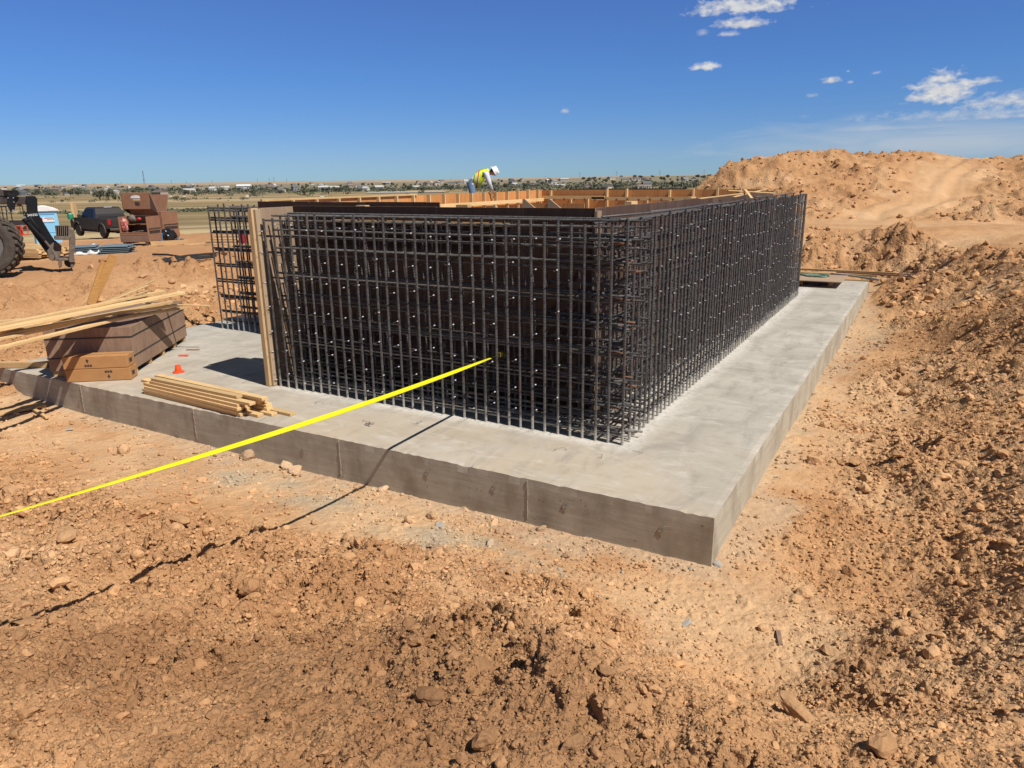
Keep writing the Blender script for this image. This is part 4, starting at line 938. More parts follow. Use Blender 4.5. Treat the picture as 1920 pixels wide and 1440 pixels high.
s = MB(); s.box((-2.965, 1.56, .757), (.03, .14, .05)); s.box((-2.965, 1.65, .745), (.045, .012, .05)); s.build('end_hook', simple('tape_hook', (.25, .2, .02), (.15, .12, .03), 20, .5), tp, world=True)

# ------------------------------------------------------------------ far right end of the slab
s = MB(); s.mm((-3.2, 14.15, .155), (-.50, 15.55, .176)); o = s.build('plywood_sheet', PLY, None, bevel=.003); tag(o, 'pale plywood sheet raised on blocks at the far end of the slab', 'sheet')
for x in (-2.9, -1.55, -.85):
    s = MB(); s.mm((x, 14.5, .002), (x + .09, 15.4, .152)); o = s.build('timber_block', PINE_O, None); tag(o, 'timber block propping the raised plywood sheet on the slab', 'block', 'blocks under the raised sheet')
GRN = simple('green_webbing', (.10, .16, .12), (.16, .23, .18), 18, .85)
for lab, pts in (('green webbing sling looped on the raised plywood sheet, right of the other', [(-1.2 + .26 * math.cos(t) + .03 * math.sin(5 * t), 15.05 + .20 * math.sin(t) + .03 * math.cos(4 * t), .195 + .012 * math.sin(3 * t)) for t in np.linspace(0, 6.1, 22)]),
                 ('green webbing sling strung along the raised plywood sheet toward the cage', [(-2.9 + 1.4 * t, 15.0 + .12 * math.sin(9 * t), .195 + .01 * math.sin(14 * t)) for t in np.linspace(0, 1, 18)])):
    s = MB(); s.tube(pts, .035, 6); o = s.build('lifting_sling', GRN, None, smooth=True); tag(o, lab, 'sling')
far = [((-6, 15.98, .02), (-.9, 15.72, .02), .038, .09), ((-5, 16.9, .03), (.15, 16.75, .06), .05, .14), ((-3.4, 16.25, .05), (-1.0, 15.98, .09), .14, .05), ((-4.5, 17.25, .1), (.6, 17.0, .12), .05, .10), ((-1.1, 15.84, .02), (.0, 15.92, .02), .04, .10)]
labs = ['flat pine board along the far end of the slab behind the raised sheet', 'longest tan board stacked past the far end of the slab', 'pine board on edge behind the raised plywood sheet', 'tan board farthest back past the end of the slab', 'short board on the far right corner of the slab']
for (a, b, w, h), l in zip(far, labs): board(a, b, w, h, 'board', l, None, PINE_O)
for k, (a, b) in enumerate((((-.9, 16.7, .12), (2.1, 16.35, .10)), ((-1.0, 16.45, .10), (.25, 16.0, .05)), ((-.6, 17.1, .1), (1.5, 16.9, .12)))):
    s = MB(); s.tube([a, ((a[0] + b[0]) / 2, (a[1] + b[1]) / 2, (a[2] + b[2]) / 2 + .01), b], .03 if k == 1 else .02, 7); o = s.build('steel_bar', REBAR if k else RUST, None); tag(o, ['rusty bar poking past the far slab corner over the dirt', 'grey pipe lying on the far slab corner', 'dark bar lying behind the far slab corner'][k], 'bar')
# pale laths dropped on top of the right-hand cage
for k, (a, b) in enumerate((((-1.72, 5.2, 2.44), (-1.62, 8.9, 2.47)), ((-1.80, 7.2, 2.52), (-1.42, 9.3, 2.43)), ((-1.62, 6.9, 2.42), (-1.68, 10.0, 2.50)), ((-1.35, 7.0, 2.40), (-1.66, 7.9, 2.52)))):
    board(a, b, .016, .045, 'lath', ['longest pale lath on top of the right-hand cage', 'pale lath crossing the others on top of the cage', 'pale lath on top of the cage nearest its far end', 'short pale lath hanging off the top of the cage'][k], None, PINE, True, 'lath')

# ------------------------------------------------------------------ named clods and stones
def stone(px, py, z, size, label, mat, sq=(1, .8, .6), name='dirt_clod', cat='clod', seed=0, world=None):
    p = gz(px, py, z) if world is None else Vector(world)
    for _ in range(6):
        zz = gh(p.x, p.y, True); p = gz(px, py, zz)
    v, f = clod_shape(3, seed); rs = np.random.RandomState(seed + 1)
    v = v * (1 + .10 * np.array([pn(np.array([q[0] * 2.5]), np.array([q[1] * 2.5 + q[2] * 1.7]), seed)[0] for q in v]))[:, None]
    v = v * size * np.array(sq); c0 = terrain_colour(np.array([p.x]), np.array([p.y]), np.array([p.z]), np.array([.5]))
    o = np_mesh(name, v, f, mat or EARTH, smooth=False, col=np.repeat(c0 * .88, len(v), 0)); o.location = (p.x, p.y, gh(p.x, p.y, True) + size * sq[2] * .35); o.rotation_euler = (rs.normal() * .2, rs.normal() * .2, rs.rand() * 6)
    return tag(o, label, cat)
GREY = simple('grey_stone', (.30, .28, .25), (.40, .37, .33), 9, .9, bmp=.4)
stone(905, 1265, .4, .075, 'large upright clod in the middle of the dark damp dirt', None, (1, .8, 1.0), seed=21)
stone(908, 1392, .7, .07, 'knobbly clod at the bottom edge, below the upright one', None, (.9, .8, 1.0), seed=22)
stone(806, 1318, .5, .075, 'broad flat-topped clod in the damp dirt', None, (1.2, .9, .6), seed=23)
stone(470, 1112, 0, .10, 'big angular clod left of the middle of the near bank', None, (1, .8, .8), seed=24)
stone(58, 1166, .3, .095, 'pale slab-sided clod at the left edge of the near bank', None, (1.3, .8, .5), seed=25)
stone(1604, 872, -.4, .12, 'squarish boulder on the pit floor right of the slab', None, (1.1, .8, .75), seed=26)
stone(1688, 858, -.4, .09, 'rounded clod on the pit floor right of the squarish boulder', None, (1.1, .8, .7), seed=27)
stone(1590, 1075, -.4, .075, 'upright clod casting a shadow on the pit floor near the slab corner', None, (1, .8, .9), seed=28)
stone(1286, 1172, -.4, .05, 'smooth grey stone on the dirt in front of the slab corner', GREY, (1.1, .8, .6), 'grey_stone', 'stone', 29)
stone(827, 984, -.42, .075, 'flat grey stone on the dirt before the slab', GREY, (1.2, .7, .32), 'grey_stone', 'stone', 30)
stone(130, 806, -.42, .085, 'flat grey stone on the dirt at far left before the slab', GREY, (1.3, .8, .3), 'grey_stone', 'stone', 31)
stone(1345, 1058, -.42, .045, 'pale chip of concrete at the foot of the slab corner', GREY, (1.2, .8, .6), 'grey_stone', 'stone', 32)
stone(330, 985, -.3, .13, 'rough dark-sided clod at the crest of the near bank', None, (1.4, .8, .7), seed=33)
stone(1075, 1405, .7, .06, 'small round clod low in the middle of the near bank', None, (1, .9, .8), seed=34)
stone(1500, 1360, .3, .09, 'big split clod on the crumbling edge at lower right', None, (1.3, .8, .6), seed=35)
stone(1650, 1410, .6, .075, 'rounded clod at the bottom edge of the lower right mound', None, (1, .9, .8), seed=36)
# strip of bark-like scrap half buried in the pit floor
p = gz(1462, 1185, -.38); s = MB(); s.beam((-.02, .06, .01), (.03, -.12, .02), .03, .008); o = s.build('wood_scrap', CRATE, None); o.location = (p.x, p.y, gh(p.x, p.y) + .01); tag(o, 'short brown strip of wood half buried in the pit floor', 'scrap')
# ------------------------------------------------------------------ the yard on the left
STEEL = simple('dusty_black_steel', (.006, .006, .007), (.011, .011, .012), 5, .5, c3=(.05, .04, .03), s3=3, l3=.66, h3=.9, spec=.3)
MUD = simple('dusty_grey_steel', (.17, .13, .10), (.10, .08, .065), 9, .8, c3=(.26, .20, .15), s3=4)
BOOM = simple('boom_paint', (.045, .032, .027), (.075, .055, .045), 4, .45, (1, 1, .3), c3=(.13, .09, .065), s3=2.5)
TYRE = simple('dusty_tyre', (.085, .068, .053), (.055, .046, .038), 9, .9, c3=(.17, .125, .085), s3=4)
RIM = simple('grey_rim', (.20, .19, .18), (.12, .11, .10), 5, .55)
SILV = simple('bright_pin', (.5, .48, .45), (.35, .33, .3), 8, .4, metal=.6)
WHT = simple('white_paint', (.75, .75, .73), (.62, .62, .6), 6, .5)
RED = simple('red_paint', (.55, .045, .03), (.45, .03, .025), 6, .5)
BLK = simple('black_rubber', (.015, .015, .016), (.025, .025, .025), 8, .6)

def text_part(txt, size, parent, loc, rot, mat, depth=.002, name='painted_number'):
    cu = bpy.data.curves.new(name, 'FONT'); cu.body = txt; cu.size = size; cu.extrude = depth; cu.offset = size * .02
    o = bpy.data.objects.new(name, cu); COL.objects.link(o); bpy.context.view_layer.update()
    me = bpy.data.meshes.new_from_object(o.evaluated_get(bpy.context.evaluated_depsgraph_get())); bpy.data.objects.remove(o)
    me.materials.clear(); me.materials.append(mat)
    o = bpy.data.objects.new(name, me); COL.objects.link(o); o.parent = parent; o.location = loc; o.rotation_euler = rot; return o

# telehandler: x forward (to the right of the picture), y away from the camera, z up
TD = 16.55; TS = TD / FPX
tb = gd(5, 515, TD)
th = thing('telehandler', 'black telehandler with a big muddy tyre and a grapple bucket on its lowered boom', 'telehandler', (tb.x, tb.y, tb.z), math.radians(62.5))
_ln = Vector((-math.sin(math.radians(62.5)), math.cos(math.radians(62.5)), 0)); _lx = Vector((math.cos(math.radians(62.5)), math.sin(math.radians(62.5)), 0))
def L(px, py):                                            # where the photo shows a point of the machine's near side
    d = ray(px, py); q = CAM + d * ((tb - CAM).dot(_ln) / d.dot(_ln)) - tb; return (q.dot(_lx), q.z)
def plate(pts, y0, y1, mat, name, par=None, bev=.01):
    s = MB(); s.prism([L(*p) for p in pts], y0, y1); return s.build(name, mat, par or th, bevel=bev)
# wheel, turned a little so the tread shows
cxz = L(-26, 462); Rw = 55 * TS * 1.02
wh = bpy.data.objects.new('wheel', None); COL.objects.link(wh); wh.parent = th; wh.location = (cxz[0] + .02, .05, Rw); wh.rotation_euler = (0, 0, math.radians(-19))
s = MB(); wd = .22
s.lathe([(Rw * .55, -wd * .78), (Rw * .62, -wd * .98), (Rw * .80, -wd * 1.06), (Rw * .91, -wd * .98), (Rw * .95, -wd * .7), (Rw * .95, wd * .7), (Rw * .91, wd * .98), (Rw * .8, wd * 1.06), (Rw * .6, wd)], 64, 'y')
for k in range(26):                                     # chevron lugs
    for sg, of in ((-1, 0), (1, .5)):
        a = 2 * PI * (k + of) / 26; M = R3(-a, 3, 'Y')
        s.box(M @ Vector((Rw * .965, sg * wd * .52, 0)), (Rw * .075, wd * 1.02, Rw * .135), M @ R3(sg * .55, 3, 'X'))
tyo = s.build('tyre', TYRE, wh, bevel=.008)
s = MB(); s.lathe([(Rw * .56, -wd * .80), (Rw * .53, -wd * .82), (Rw * .50, -wd * .55), (Rw * .38, -wd * .35), (Rw * .2, -wd * .3), (Rw * .16, -wd * .62), (.02, -wd * .64)], 40, 'y'); s.build('rim', RIM, wh, smooth=False)
s = MB()
for k in range(8): a = 2 * PI * k / 8; s.lathe([(.022, -wd * .44), (.022, -wd * .3)], 6, 'y', (Rw * .28 * math.cos(a), 0, Rw * .28 * math.sin(a)))
s.build('wheel_bolt', BLK, wh)
plate([(-60, 352), (30, 357), (30, 366), (-60, 363)], .12, .55, BOOM, 'outer_boom'); plate([(-60, 364), (-8, 366), (26, 368), (26, 383), (-60, 385)], .16, .50, BOOM, 'inner_boom')
plate([(26, 369), (52, 369), (54, 384), (26, 384)], .2, .46, BOOM, 'boom_nose')
s = MB(); c = L(28, 362); s.lathe([(.075, .1), (.075, .6)], 18, 'y', (c[0], 0, c[1])); s.box((c[0] - .1, .35, c[1]), (.25, .46, .13)); s.build('boom_sheave', STEEL, th, bevel=.01)
plate([(14, 363), (28, 365), (29, 384), (27, 397), (19, 397), (13, 385)], .05, .16, STEEL, 'side_plate')
for (px, py) in ((15, 371), (25, 371), (26, 379), (25, 395)):
    c = L(px, py); s = MB(); s.lathe([(.014 if py < 390 else .024, .03), (.014 if py < 390 else .024, .05)], 10, 'y', (c[0], 0, c[1])); s.build('pin', SILV, th)
s = MB(); 
for y in (.1, .45): s.prism([L(48, 368), L(66, 368), L(70, 373), L(71, 396), L(74, 408), L(86, 427), L(101, 449), L(110, 462), L(101, 484), L(91, 480), L(77, 461), L(63, 441), L(51, 424), L(44, 409), L(50, 397)], y, y + .05)
s.prism([L(52, 370), L(66, 370), L(69, 396), L(108, 462), L(98, 479), L(54, 414)], .151, .449)
s.build('boom_head', STEEL, th, bevel=.008)
s = MB(); a, b = L(44, 410), L(83, 450); s.tube([(a[0], .02, a[1]), (b[0], .02, b[1])], .055, 12); a, b = L(80, 447), L(101, 472); s.mi = 1; s.tube([(a[0], .02, a[1]), (b[0], .02, b[1])], .026, 10); s.build('tilt_cylinder', [STEEL, MUD], th)
s = MB(); a, b = L(50, 415), L(76, 436); s.tube([(a[0], -.03, a[1] - .0), (L(58, 412)[0], -.05, L(58, 412)[1] + .05), (b[0], -.03, b[1] + .02)], .014, 6); s.build('hose', BLK, th, smooth=True)
for (px, py) in ((46, 408), (42, 424), (100, 475)):
    c = L(px, py); s = MB(); s.lathe([(.03, -.02), (.03, .1)], 10, 'y', (c[0], 0, c[1])); s.build('pin', SILV, th)
text_part('243332', .068, th, (L(51.5, 406)[0], .0988, L(51.5, 406)[1]), (PI / 2, math.radians(-3), 0), WHT)
# carriage and grapple
plate([(92, 462), (104, 452), (116, 462), (114, 476), (110, 490), (98, 488), (90, 476)], .06, .30, MUD, 'linkage')
plate([(88, 470), (96, 462), (104, 478), (100, 490), (92, 486)], -.02, .05, MUD, 'linkage')
plate([(108, 484), (140, 484), (140, 488), (108, 488)], -.1, .55, MUD, 'cross_bar')
plate([(128, 465), (138, 463), (139, 491), (129, 491)], -.16, -.12, MUD, 'carriage_plate')
plate([(129, 443), (137, 436), (141, 450), (140, 470), (130, 470)], -.14, .0, MUD, 'grapple_arm')
plate([(124, 436), (130, 428), (139, 432), (142, 448), (136, 446), (130, 440)], .02, .12, MUD, 'grapple_arm')
s = MB()
for k in range(7):
    u0, u1 = L(104 + k * 3.9, 424), L(106 + k * 3.6, 447); s.prism([(u0[0], u0[1]), (u0[0] + .016, u0[1]), (u1[0] + .016, u1[1]), (u1[0], u1[1])], -.11, -.02)
s.build('grapple_tine', MUD, th)
plate([(103, 423), (129, 423), (130, 446), (106, 446)], .02, .05, STEEL, 'grapple_back'); plate([(102, 443), (133, 443), (133, 449), (102, 449)], -.14, .3, MUD, 'grapple_floor')
for px in (112, 134):
    plate([(px - 2, 486), (px + 4, 486), (px + 4, 498), (px - 1, 503), (px - 3, 494)], -.12, -.02, MUD, 'fork_heel')
s = MB(); c = L(125, 493)
s.lathe([(.11, .0), (.11, .07)], 20, 'y', (c[0] + .06, 0, c[1])); s.build('fork_roller', BLK, th)
c = L(36, 385); s = MB(); s.lathe([(.03, -.03), (.05, 0), (.03, .03)], 10, 'z', (c[0], .3, c[1])); s.tube([(c[0], .3, c[1]), (c[0], .3, c[1] - .12)], .006, 5); s.build('boom_lamp', simple('amber_lens', (.75, .30, .02), (.65, .22, .02), 8, .3), th)

# pickup trucks
PNT = newmat('charcoal_paint')[0]; b_ = PNT.node_tree.nodes['Principled BSDF']; b_.inputs['Base Color'].default_value = (.036, .031, .029, 1); b_.inputs['Roughness'].default_value = .42; b_.inputs['Metallic'].default_value = 0; b_.inputs['Coat Weight'].default_value = .06; b_.inputs['Specular IOR Level'].default_value = .25
DUSTY = simple('lower_body_dust', (.085, .068, .055), (.06, .05, .045), 6, .6)
GLS = newmat('tinted_glass')[0]; b_ = GLS.node_tree.nodes['Principled BSDF']; b_.inputs['Base Color'].default_value = (.012, .014, .018, 1); b_.inputs['Roughness'].default_value = .2; b_.inputs['Specular IOR Level'].default_value = .08
TAIL = simple('tail_lamp_red', (.35, .012, .02), (.28, .01, .015), 6, .25)
def pickup(label, loc, rz):
    t = thing('pickup_truck', label, 'pickup', loc, rz)
    hw = .98
    def side(pts, y0, y1, s): s.prism(pts, y0, y1)
    def arch(cx, r, n=9): return [(cx + r * math.cos(a), .42 + r * math.sin(a)) for a in np.linspace(0, PI, n)]
    low = [(-2.92, .62), (-2.95, 1.12), (-2.86, 1.24), (2.35, 1.24), (2.75, 1.18), (2.92, 1.0), (2.93, .55), (2.5, .50)] + arch(1.88, .52) + [(1.3, .50), (-1.25, .50)] + arch(-1.85, .52) + [(-2.42, .60)]
    s = MB()
    for y0, y1 in ((-hw, -hw + .10), (hw - .10, hw)): side(low, y0, y1, s)
    s.mm((-2.93, -hw + .1005, .62), (-2.86, hw - .1005, 1.235)); s.mm((2.55, -hw + .1005, .55), (2.90, hw - .1005, 1.10)); s.mm((1.1, -hw + .1005, 1.08), (2.56, hw - .1005, 1.235))
    s.mm((-2.855, -hw + .1005, .62), (1.1, hw - .1005, .74)); s.mm((-1.18, -hw + .1005, .741), (-1.06, hw - .1005, 1.235))
    s.build('body', PNT, t, bevel=.03, seg=2)
    s = MB(); cab = [(-1.16, 1.236), (-1.10, 1.5), (-.92, 1.86), (-.75, 1.92), (.35, 1.93), (.62, 1.86), (1.28, 1.30), (1.34, 1.236)]
    n = len(cab); vs = [(x, -(hw - .02 - (z - 1.236) * .26), z) for x, z in cab] + [(x, hw - .02 - (z - 1.236) * .26, z) for x, z in cab]
    s.add(vs, [tuple(range(n)), tuple(range(2 * n - 1, n - 1, -1))] + [(i, i + n, (i + 1) % n + n, (i + 1) % n) for i in range(n)]); s.build('cab', PNT, t, bevel=.03, seg=2)
    for sg in (-1, 1):
        for pts in ([(-.80, 1.30), (-.62, 1.80), (-.12, 1.82), (-.12, 1.30)], [(-.02, 1.30), (-.02, 1.82), (.42, 1.82), (.98, 1.36), (.98, 1.30)]):
            s = MB(); vs = []
            for e in (-.012, .012): vs += [(x, sg * (hw - .02 - (z - 1.236) * .26 + e), z) for x, z in pts]
            n = len(pts); s.add(vs, [tuple(range(n)), tuple(range(2 * n - 1, n - 1, -1))] + [(i, i + n, (i + 1) % n + n, (i + 1) % n) for i in range(n)]); s.build('side_window', GLS, t)
        s = MB(); s.box((1.0, sg * (hw + .12), 1.36), (.10, .22, .22)); s.build('mirror', BLK, t, bevel=.03)
        for z in (.0,): s = MB(); s.mm((-1.2, sg * (hw - .06) - .07, .36), (1.25, sg * (hw - .06) + .07, .41)); s.build('running_board', BLK, t, bevel=.01)
        s = MB(); s.mm((-2.965, sg * (hw - .09) - .08, .86), (-2.80, sg * (hw - .09) + .095, 1.20)); s.build('tail_light', TAIL, t, bevel=.02)
        s = MB(); s.mm((2.86, sg * (hw - .2) - .17, .82), (2.96, sg * (hw - .2) + .17, 1.02)); s.build('headlight', WHT, t, bevel=.02)
        for cx in (1.88, -1.85):
            w = bpy.data.objects.new('wheel', None); COL.objects.link(w); w.parent = t; w.location = (cx, sg * (hw - .13), .42)
            s = MB(); s.lathe([(.25, -.13), (.36, -.145), (.41, -.10), (.42, 0), (.41, .10), (.36, .145), (.25, .13)], 28, 'y'); s.build('tyre', BLK, w, smooth=True)
            s = MB(); s.lathe([(.26, sg * .12), (.22, sg * .06), (.08, sg * .07), (.02, sg * .09)], 20, 'y'); s.build('rim', DUSTY, w)
            s = MB(); A = np.linspace(-.12, PI + .12, 13)
            for i in range(12):
                p, q = [(cx + .55 * math.cos(a), sg * (hw + .02), .42 + .55 * math.sin(a)) for a in (A[i], A[i + 1])]; s.beam(p, q, .08, .07, (0, 1, 0))
            s.build('wheel_flare', DUSTY, t)
    s = MB(); vs = []
    for e in (0, .02):
        for y, z in ((-.76, 1.30), (.76, 1.30), (.66, 1.80), (-.66, 1.80)): vs.append((-1.165 + (z - 1.236) * .40 - e + .01, y, z))
    s.add(vs, [(0, 1, 2, 3), (7, 6, 5, 4), (0, 4, 5, 1), (1, 5, 6, 2), (2, 6, 7, 3), (3, 7, 4, 0)]); s.build('rear_window', GLS, t)
    s = MB(); vs = []
    for e in (0, .02):
        for y, z in ((-.8, 1.30), (.8, 1.30), (.68, 1.84), (-.68, 1.84)): vs.append((1.30 - (z - 1.30) * 1.16 + e, y, z))
    s.add(vs, [(0, 1, 2, 3), (7, 6, 5, 4), (0, 4, 5, 1), (1, 5, 6, 2), (2, 6, 7, 3), (3, 7, 4, 0)]); s.build('windscreen', GLS, t)
    s = MB(); s.mm((-2.975, -.80, .70), (-2.93, .80, 1.17)); s.build('tailgate', PNT, t, bevel=.02)
    s = MB(); s.mm((-3.06, -.95, .50), (-2.94, .95, .66)); s.build('rear_bumper', simple('bumper', (.13, .12, .11), (.09, .08, .075), 5, .4, metal=.5), t, bevel=.03)
    s = MB(); s.mm((-2.6, -.55, .34), (2.5, .55, .60)); s.lathe([(.16, -.09), (.16, .09)], 16, 'x', (-1.85, 0, .40)); s.tube([(-1.85, -.8, .42), (-1.85, .8, .42)], .07, 8); s.build('underbody', BLK, t)
    s = MB(); s.mm((-.95, -.25, 1.90), (-.85, .25, 1.935)); s.build('brake_lamp', WHT, t, bevel=.01)
    return t
pk = gd(205, 447, 46.5); v = ray(178, 425); hd = math.atan2(v.y, v.x) + math.radians(22)
fwd = Vector((math.cos(hd), math.sin(hd), 0)); lft = Vector((-fwd.y, fwd.x, 0))
pc = Vector((pk.x, pk.y, 0)) + fwd * 2.75 - lft * .98; zt_ = pk.z - .02
truck = pickup('dark charcoal crew cab pickup parked beside the open job box', (pc.x, pc.y, zt_), hd)
p2 = gd(38, 446, 52); hd2 = math.radians(29.75 + 180 - 4)
tr2 = copy_tree(truck); tr2.location = (p2.x + 2.9 * math.cos(hd2), p2.y + 2.9 * math.sin(hd2), p2.z - .05); tr2.rotation_euler = (0, 0, hd2)
tag(tr2, 'dark pickup with a rack over its bed, mostly hidden behind the telehandler tyre', 'pickup')
s = MB()
for x in (-2.85, -1.9, -1.25):
    for y in (-.85, .85): s.tube([(x, y, 1.2), (x - .05, y * .95, 2.25)], .035, 6)
for y in (-.81, .81): s.tube([(-2.95, y, 2.25), (-1.2, y, 2.25)], .035, 6)
s.build('ladder_rack', BLK, tr2)
s = MB(); s.mm((-2.4, -1.0, .82), (-2.05, -.985, 1.10)); s.build('door_sticker', WHT, tr2)

# portable toilet
LB_ = simple('sky_blue_plastic', (.22, .50, .72), (.25, .54, .75), 3, .45); LBD = simple('blue_plastic_shade', (.13, .33, .52), (.15, .36, .55), 3, .45)
pp = gd(93, 462, 35.5); zz = gh(pp.x, pp.y); hgt = (2.74 + 0) ; topz = gd(93, 384, 35.5).z; bz = topz - 2.32
v = ray(93, 420); pr = math.atan2(v.y, v.x) - PI / 2 + math.radians(4)
pot = thing('portable_toilet', 'light blue portable toilet with a white domed roof behind the telehandler', 'toilet', (pp.x, pp.y, bz), pr)
s = MB(); s.box((0, 0, 1.08), (1.10, 1.15, 1.96), None, (.93, .95)); s.mm((-.58, -.6, 0), (.58, .6, .10)); s.build('cabin', LB_, pot, bevel=.03)
s = MB(); s.prism([(-.60, 2.03), (-.60, 2.10), (-.42, 2.20), (-.15, 2.29), (.0, 2.31), (.15, 2.29), (.42, 2.20), (.60, 2.10), (.60, 2.03)], -.63, .63); s.build('roof', WHT, pot, bevel=.03)
s = MB(); s.box((0, -.578, .95), (.78, .03, 1.62)); s.build('door', LB_, pot, bevel=.01)
for z in (.55, 1.05, 1.52): s = MB(); s.box((0, -.598, z), (.72, .012, .02)); s.build('door_rib', LBD, pot)
s = MB(); s.box((.0, -.552, 1.95), (.80, .03, .10)); s.build('vent', LBD, pot)
sg = MB(); sg.box((.04, -.602, 1.66), (.62, .012, .22)); so = sg.build('sign', WHT, pot)
s = MB(); s.box((-.20, -.610, 1.66), (.15, .006, .19)); s.box((.13, -.610, 1.73), (.36, .006, .035)); s.box((.16, -.610, 1.665), (.22, .006, .02)); s.box((.31, -.610, 1.68), (.03, .006, .12)); s.build('sign_mark', simple('sign_red', (.30, .02, .03), (.22, .02, .03), 8, .5), so)

# job boxes
JB = simple('brown_steel', (.235, .115, .063), (.285, .142, .078), 4, .55, c3=(.27, .16, .105), s3=3.5, l3=.5); JBD = simple('brown_steel_dusty', (.23, .145, .105), (.19, .11, .075), 5, .7)
DARKIN = simple('box_inside', (.03, .022, .018), (.05, .03, .025), 5, .8)
def jobbox(name, label, px, py, D, w, d, h, turn, opened):
    p = gd(px, py, D); v = ray(px, py); r = math.atan2(v.y, v.x) - PI / 2 + math.radians(turn)
    t = thing(name, label, 'job box', (p.x, p.y, p.z - .03), r)            # origin: front right bottom corner; x right, y back
    e = .03
    s = MB(); s.mm((-w, 0, .1), (-e, e, h * .42)) if opened else s.mm((-w, 0, .1), (-e, e, h)); s.build('front_panel', JBD if opened else JB, t, bevel=.008)
    s = MB(); s.mm((-e + .001, 0, .1), (0, d, h)); s.mm((.001, .06, h * .50), (.016, d - .06, h * .545)); s.build('side_panel', JB, t, bevel=.006)
    s = MB(); s.mm((.017, .05, h * .545), (.021, d - .05, h * .585)); s.mm((.0005, .08, h * .40), (.006, d - .08, h * .49)); s.build('handle_recess', DARKIN, t)
    s = MB(); s.mm((-w, e + .001, .1), (-w + e, d, h)); s.build('side_panel', JB, t, bevel=.006)
    s = MB(); s.mm((-w + e, d - e, .1), (-e, d - .001, h)); s.build('back_panel', JB, t)
    s = MB(); s.mm((-w + e, e, .1), (-e, d - e, .14)); s.build('floor_panel', DARKIN, t)
    for x in (-w + .06, -.16): s = MB(); s.mm((x, .02, .03), (x + .1, d - .02, .099)); s.build('skid', JBD, t)
    if opened:
        s = MB(); s.mm((-w + .02, -.004, h * .42), (-e - .01, .10, h * .45)); s.mm((-w + .01, -.006, h * .36), (-.02, -.0005, h * .40)); s.build('ledge', JB, t, bevel=.004)
        s = MB(); s.mm((-w + e, d * .45, h * .70), (-e, d - e, h * .73)); s.build('shelf', JB, t)
        # the lid swings up and back: a sloping top plate with a deep front flap
        ld = bpy.data.objects.new('lid', None); COL.objects.link(ld); ld.parent = t; ld.location = (0, d - .02, h + .01); ld.rotation_euler = (math.radians(-42), 0, 0)
        s = MB(); s.mm((-w, -d * 1.05, 0), (0, 0, .03)); s.build('top_plate', JB, ld)
        LA = math.radians(62); fl = .52; ex, ez = -d * 1.05, -.001
        def flap(sm, name, mt, bev=0.0):
            o = sm.build(name, mt, ld, bevel=bev); o.location = (0, ex, 0); o.rotation_euler = (LA, 0, 0); return o
        s = MB(); s.mm((-w + .02, 0, -fl), (-.02, .03, -.001)); flap(s, 'front_flap', JB, .006)
        by_, bz_ = ex - fl * math.sin(-LA) * 1.0, -fl * math.cos(LA)
        for x in (-.025, -w + .005):
            s = MB(); s.prism([(ex + .02, ez), (-.05, ez), (by_, bz_)], 0, .02, Matrix(((0, 1, 0, x), (1, 0, 0, 0), (0, 0, 1, 0), (0, 0, 0, 1)))); s.build('side_gusset', DARKIN, ld)
        s = MB(); s.prism([(-w * .66, -.13), (-w * .62, -.09), (-w * .48, -.07), (-w * .36, -.09), (-w * .33, -.17), (-w * .66, -.17)], -.006, -.001); flap(s, 'emblem', WHT)
        s = MB(); s.mm((-w * .60, -.006, -.24), (-w * .34, -.001, -.20)); flap(s, 'label_strip', simple('yellow_label', (.62, .50, .22), (.5, .4, .2), 8, .6))
        s = MB(); s.mm((-w * .54, -.006, -.40), (-w * .38, -.001, -.29)); flap(s, 'latch_recess', DARKIN)
    else:
        s = MB(); s.mm((-w, 0, h + .002), (0, d, h + .03)); s.build('lid', JB, t, bevel=.006)
    return t
jb = jobbox('job_box', 'brown steel job box with its lid raised and tools inside', 281, 458, 24.0, 1.0, .80, .92, -31, True)
for ch in [o for o in bpy.data.objects if o.parent == jb and o.name.startswith('lid')]:
    ch.rotation_euler = (math.radians(-62), 0, 0)
jb2 = jobbox('job_box', 'brown steel job box with its lid shut, behind the open one', 309, 450, 26.5, 1.1, .85, 1.0, -40, False)
s = MB(); s.mm((-1.10, .0, 1.04), (-.06, .05, 1.72)); o = s.build('spare_lid', JB, jb2); o.rotation_euler = (math.radians(-18), 0, 0)
def blob(name, label, cat, loc, size, mat, seed, sub=3, rough=.25, sm=True):
    v, f = ico(sub); v = v * (1 + rough * np.array([pn(np.array([q[0] * 1.8 + seed]), np.array([q[1] * 1.8 + q[2] * 1.3]), seed)[0] for q in v]))[:, None]
    v[:, 2] = np.maximum(v[:, 2], -.8); v = v * np.array(size); o = np_mesh(name, v, f, mat, smooth=sm); o.location = loc; return tag(o, label, cat)
def rel(t, x, y, z): return Matrix.LocRotScale(t.location, t.rotation_euler, None) @ Vector((x, y, z))
blob('tool_bag', 'red and white sack hanging in the open job box', 'bag', rel(jb, -.88, .16, .64), (.12, .10, .24), simple('red_sack', (.42, .07, .06), (.62, .42, .36), 14, .8, lo=.45, hi=.58), 3, 3, .5)
blob('red_rag', 'small red rag on the shelf of the open job box', 'rag', rel(jb, -.42, .30, .84), (.09, .07, .06), RED, 4, 2, .5)
blob('grey_sack', 'grey bag on the shelf of the open job box left of the rag', 'bag', rel(jb, -.72, .40, .84), (.14, .1, .13), simple('grey_canvas', (.20, .17, .14), (.14, .12, .1), 8, .9), 5, 2, .4)
s = MB()
for k in range(4): s.tube([(-.6 + .1 * k, .1 + .03 * k, .43), (-.3 + .06 * k, .16, .46), (-.15 + .02 * k, .25, .44)], .012, 5)
